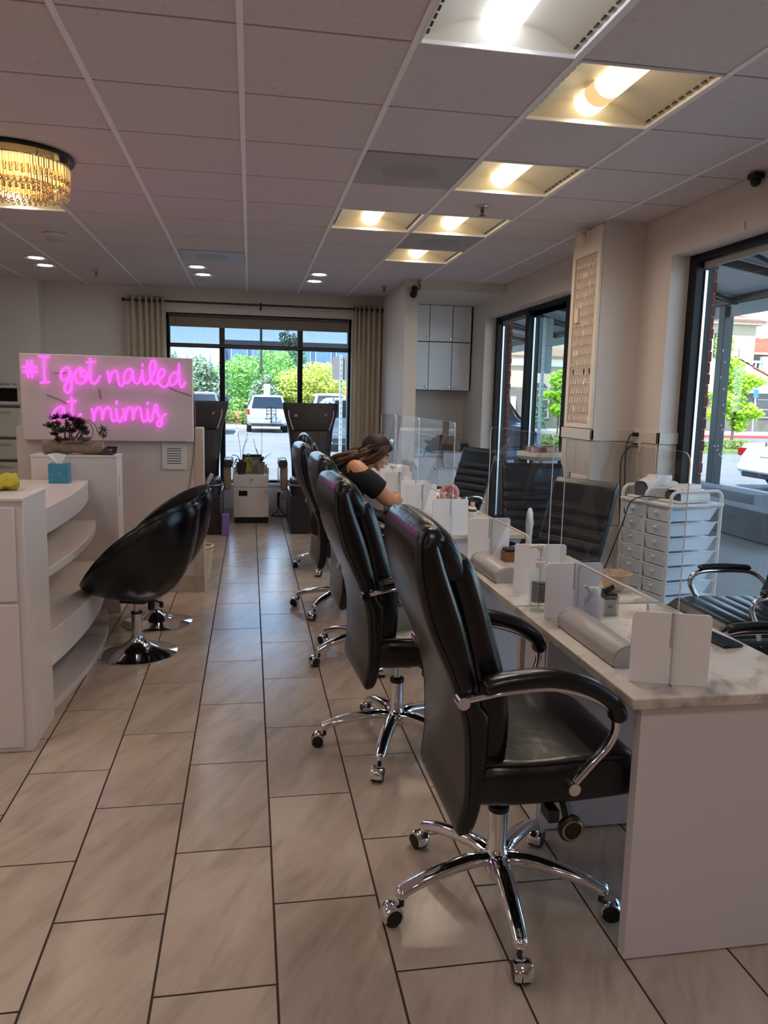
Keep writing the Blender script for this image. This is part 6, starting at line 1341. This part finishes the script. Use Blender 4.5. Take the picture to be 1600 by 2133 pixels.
tree('tree','green tree standing behind the orange umbrellas',(7.6,64,GZ),4.0,blobs(4.0,3.6,9,23,.1),.26,4000,LF['green'],group=G,seed=23)
for i, (x, y, w, k, l) in enumerate([(-1.2,43.2,.55,'shrub','low green shrub beside the dark SUV'),(-.35,44.5,.6,'gold','dry golden grass clump left of the silver SUV'),(.05,43.5,.5,'shrub','low green shrub touching the silver SUV\'s left side'),(-.9,45.6,.6,'gold','tall dry golden grass behind the low shrubs'),(2.2,44,.6,'gold','dry golden grass right of the silver SUV'),(-.25,41.0,.35,'shrub','small round shrub alone on the island kerb')]):
    tree('shrub', l, (x,y,GZ+.12), .7, [(0,0,.28,w,.32),(.3*w,.1,.4,w*.6,.28),(-.3*w,0,.36,w*.6,.3)], .12, 900, LF[k], 0, 'shrubs on the planting island', 'shrub', 30+i)
tree('tree','lime green young maple outside the right window',(19.9,29.5,GZ),4.9,[(-.7,0,4.0,.35,.7),(-.3,0,3.1,.5,.6),(.1,0,2.6,.7,.45),(.7,0,2.7,.55,.28),(-.4,0,1.9,.7,.5),(.3,0,1.5,.6,.4),(.9,0,1.35,.4,.25),(-.7,0,1.3,.5,.35),(.25,0,.9,.35,.3)],.17,5200,LF['lime'],.07,'maples before the stone building',seed=41)
tree('tree','lime green young maple seen between posts of the far side window',(12.15,29.5,GZ),3.2,[(0,0,2.5,.42,.4),(.25,0,1.9,.5,.5),(-.45,0,1.95,.35,.16),(.1,0,1.4,.5,.35),(.5,0,2.2,.5,.5)],.15,3600,LF['lime'],.05,'maples before the stone building',seed=42)
tree('shrub','dark upright evergreen against the stone wall',(16.4,42.5,GZ),2.2,[(0,0,.6,.35,.5),(0,0,1.2,.3,.5),(0,0,1.8,.2,.4)],.14,1600,LF['dark'],0,None,'shrub',seed=43)
for i, (x, y) in enumerate(((15.6,25.5),(17.6,26.0),(10.9,27.5))):
    tree('shrub', ('low spreading shrub on the verge behind the dark post','low spreading shrub at the right of the verge','green low shrub by the side window signpost')[i], (x,y,GZ+.1), .5, [(0,0,.15,.9,.2),(.6,0,.12,.6,.16)], .13, 1100, LF['shrub'], 0, 'low shrubs on the verge', 'shrub', 50+i)
# ---------------------------------------------------------------- signs, lamps, umbrellas
GALV = mat('galvanised', (178,184,190), .45, .7); SIGNB = mat('sign_back', (128,124,124), .6, .3)
def signpost(name, label, x, y, sx, z0, z1, m, top):
    t = thing(name, label, 'sign', (x,y,GZ))
    BX(-.032,.032,-.032,.032,0,top).build('post', GALV, t, bev=.004); h = MB()
    for i in range(int(top/.11)): h.lathe([(.001,0),(.012,0),(.012,.002)],(0,-.033,.1+.11*i),8,'y')
    h.build('post_holes', TRIM, t, kind='stuff'); MB().prism(rrect(sx,z1-z0,.04,4,0,(z0+z1)/2), .034, .04, 'y').build('sign_plate', m, t)
signpost('street_sign','brown grey sign back on a steel post before the grey blue car',1.86,16.1,.36,2.0,2.47,SIGNB,2.5)
signpost('street_sign','rounded sign back on a perforated post outside the side window',5.99,15.5,.42,2.23,3.36,mat('sign_back_blue',(150,168,182),.5,.3),3.36)
t = thing('parking_sign', 'small white no parking sign with red line above the silver SUV', 'sign', (.95,45.0,GZ))
MB().cyl((0,.03,0),(0,.03,2.34),.03,n=8).build('post', GALV, t); BX(-.17,.17,-.01,.01,1.72,2.32).build('sign_plate', mat('sign_white',(232,232,232),.5), t)
for z, s, m in ((2.22,'NO',TRIM),(2.08,'PARKING',TRIM),(1.80,'TOW',RED)): text('sign_word', s, .11 if s == 'NO' else .075, m, t, (0,-.0115,z), (PI/2,0,0), .001)
t = thing('lamp_post', 'thin dark lamp post rising behind the silver SUV', 'lamp post', (.68,49,GZ))
MB().cyl((0,0,0),(0,0,8.5),.09,.07,12).build('pole', mat('dark_pole',(54,56,60),.5), t); MB().cyl((0,0,0),(0,0,.6),.2,n=14).build('footing', CONC, t); BX(-.5,.5,-.15,.15,8.45,8.6).build('lamp_head', mat('dark_pole'), t)
t = thing('lamp_post', 'white lamp post with flat head at left, before the glass offices', 'lamp post', (-5.75,92,GZ))
MB().cyl((0,0,0),(0,0,6.9),.1,n=10).build('pole', WMETAL, t); BX(-.7,.7,-.3,.3,6.75,7.1).build('lamp_head', WMETAL, t)
t = thing('accessible_sign', 'slim post with a blue parking sign before the stone building', 'sign', (28.6,40.5,GZ))
MB().cyl((0,0,0),(0,0,2.7),.035,n=8).build('post', GALV, t); BX(-.16,.16,-.05,-.03,2.2,2.66).build('sign_plate', mat('sign_blue',(60,120,200),.5), t)
ORNG = mat('orange_canvas', (230,122,44), .8)
for i, (x, h) in enumerate(((6.15,2.1),(6.72,2.55),(7.42,2.62))):
    t = thing('umbrella', ('low orange umbrella folded shut, left of three','folded orange umbrella, middle of three behind signpost','folded orange umbrella, rightmost of three')[i], 'umbrella', (x,60+.4*i,GZ), 0, 'folded orange patio umbrellas')
    MB().cyl((0,0,0),(0,0,h),.03,n=8).build('pole', TRIM, t)
    def f(u, v): a = 2*PI*v; r = (.04+.24*u**.8)*(1+.28*math.cos(8*a)*u)*(1 if u < .72 else 1.12-.2*(u-.72)/.28); return (r*math.cos(a), r*math.sin(a), h-.05-1.15*u)
    MB().grid(f, 12, 48, True).build('folded_canopy', ORNG, t, smooth=60)
# ---------------------------------------------------------------- office building far behind the trees
t = thing('office_building', 'long glass office building with white frames behind the trees', 'building', (0,112,GZ))
FAC = mat('office_blue_panel', (66,84,110), .5); GLB = mat('office_glass', (66,100,140), .2, spec=.5); WFR = mat('office_white_frame', (176,184,194), .6)
BX(-3.4,40,0,14,0,8.9).build('wall', FAC, t, smooth=0); BX(-26,-3.4,-.6,14,0,8.4).build('wall', mat('office_pale_wall',(150,164,180),.7), t, smooth=0); BX(-3.6,40.3,-.3,14.3,8.6,9.3).build('roof_edge', mat('office_roof',(80,88,100),.7), t, smooth=0)
for i in range(9):
    for r in range(3):
        x = -2.6+2.95*i; z = .7+2.75*r
        f = MB().box(x,x+2.3,-.12,.0,z,z+.08).box(x,x+2.3,-.12,0,z+1.92,z+2.0).box(x,x+.08,-.12,0,z,z+2).box(x+2.22,x+2.3,-.12,0,z,z+2).build('window', WFR, t, smooth=0)
        for k in range(2): BX(x+.08+1.07*k,x+1.13+1.09*k,-.06,-.02,z+.08,z+1.92).build('pane', GLB, f, smooth=0)
for x in (-11.3,-4.9,-17.5): BX(x,x+1.1,-1.2,-.6,0,7.6).build('column', WFR, t, smooth=0)
for i in range(14):
    x = -25.5+1.55*i
    if x > -4.6: continue
    f = BX(x,x+1.5,-.68,-.6,.2,7.1).build('window', mat('office_mullion',(150,170,190),.5), t, smooth=0)
    for k in range(4): BX(x+.06,x+1.44,-.74,-.69,.3+1.72*k,1.9+1.72*k).build('pane', mat('office_glass_pale',(150,192,224),.1,spec=.8), f, smooth=0)
# ---------------------------------------------------------------- stone and stucco building to the right
t = thing('stone_building', 'cream stucco building with stone base and red tiled roofs', 'building', (0,44,GZ))
STU = mat('cream_stucco', (176,162,140), .85); STO = mat('grey_stone', (112,105,97), .9, var=.35, vscale=1.4, bump=.6, bscale=4); ROOFT = mat('red_roof_tile', (176,84,62), .8, objvar=.2); DKW = mat('dark_glazing', (46,50,58), .1); PEACH = mat('peach_band', (180,146,120), .85)
BX(13,27,0,12,2.5,6.2).build('upper_wall', STU, t, smooth=0); BX(13,28.6,-.1,12,0,2.5).build('stone_base', STO, t, smooth=0); BX(12.9,27.1,-.18,0,3.75,4.0).build('string_course', WFR, t, smooth=0); BX(12.9,27.05,-.12,0,4.35,4.75).build('peach_band', PEACH, t, smooth=0); BX(12.8,27.2,-.5,.2,5.9,6.2).build('cornice', STU, t, smooth=0)
BX(27,30.3,-.6,6,2.5,7.0).build('tower', STU, t, smooth=0); BX(28.6,48,-.1,10,0,3.4).build('stone_base', STO, t, smooth=0)
MB().rings([[(26.5,-1.1,6.75),(30.8,-1.1,6.75),(30.8,6.5,6.75),(26.5,6.5,6.75)],[(28.4,2.6,7.9),(28.8,2.6,7.9),(28.8,2.8,7.9),(28.4,2.8,7.9)]]).build('tower_roof', ROOFT, t, smooth=0); BX(26.6,30.7,-1.0,6.4,6.55,6.76).build('tower_eave', STU, t, smooth=0)
BX(29.6,48,3.0,10,3.4,5.2).build('upper_wall', STU, t, smooth=0)
tl = None
for i in range(26):
    for j in range(4):
        x = 29.7+.7*i
        if tl is None: tl = o = MB().rings([[(.33*math.cos(a), y, .10*math.sin(a)-(.0 if y < 0 else 0)) for a in [PI*q/8 for q in range(9)]] for y in (-.42,.42)]).build('tile', ROOFT, t, smooth=60)
        else: o = share(tl, t, (0,0,0))
        o.location = (x, 2.75+.75*j, 5.2+.32*j); o.rotation_euler = (.4,0,0)
BX(29.4,48,2.3,10,5.05,5.2).build('eave', STU, t, smooth=0)
MB().prism([(29.0,2.5),(31.9,2.5),(31.9,3.35),(29.0,4.6)], -.55, -.1, 'y').build('sloping_parapet', STU, t, smooth=0)
for i in range(8): MB().rings([[(.22*math.cos(a), y, .09*math.sin(a)) for a in [PI*q/8 for q in range(9)]] for y in (-.28,.28)]).build('tile', ROOFT, t, loc=(29.15+.38*i,-.32,4.58-.165*i), rot=(0,.4,PI/2*0))
MB().box(30.6,48,-.2,-.05,4.35,4.5).box(30.6,48,-.2,-.05,3.45,3.58).build('balustrade_rail', WFR, t, smooth=0)
bl = None
for i in range(40):
    if bl is None: bl = o = BX(-.05,.05,-.05,.05,0,.8).build('baluster', WFR, t, smooth=0)
    else: o = share(bl, t, (0,0,0))
    o.location = (30.8+.3*i,-.12,3.56)
for x in (31.4,34.6,37.8): BX(x-.2,x+.2,-.3,.05,3.4,4.75).build('pier', WFR, t, smooth=0)
for x in (31.3,33.0,34.7):
    MB().prism([(x-.5,3.3),(x+.5,3.3)]+[(x+.5*math.cos(a),4.4+.5*math.sin(a)) for a in [PI*q/10 for q in range(11)]], 2.9, 3.02, 'y').build('arched_opening', DKW, t, smooth=0)
for x, z0, zt in ((16.85,.7,2.3),(19.4,.7,2.3),(21.9,.7,2.3),(31.55,1.0,2.6),(29.2,.9,2.4),(34.2,1.0,2.6)):
    f = MB().prism([(x-.62,z0),(x+.62,z0)]+[(x+.62*math.cos(a),zt+.62*math.sin(a)) for a in [PI*q/10 for q in range(11)]], -.2, -.08, 'y').build('arched_window', STU, t, smooth=0)
    MB().prism([(x-.5,z0+.1),(x+.5,z0+.1)]+[(x+.5*math.cos(a),zt+.5*math.sin(a)) for a in [PI*q/10 for q in range(11)]], -.24, -.19, 'y').build('pane', DKW, f, smooth=0)
    for k in range(3): BX(x-.5,x+.5,-.26,-.235,z0+.5+.6*k,z0+.54+.6*k).build('glazing_bar', WFR, f, smooth=0)
BX(27.55,28.0,-.68,-.6,4.6,6.0).build('tower_window', DKW, t, smooth=0)
for x in (15.25,18.1,30.6): BX(x-.14,x+.14,-.28,-.1,1.05,1.95).build('wall_lantern', mat('lantern_pale',(220,220,214),.4), t, bev=.02)
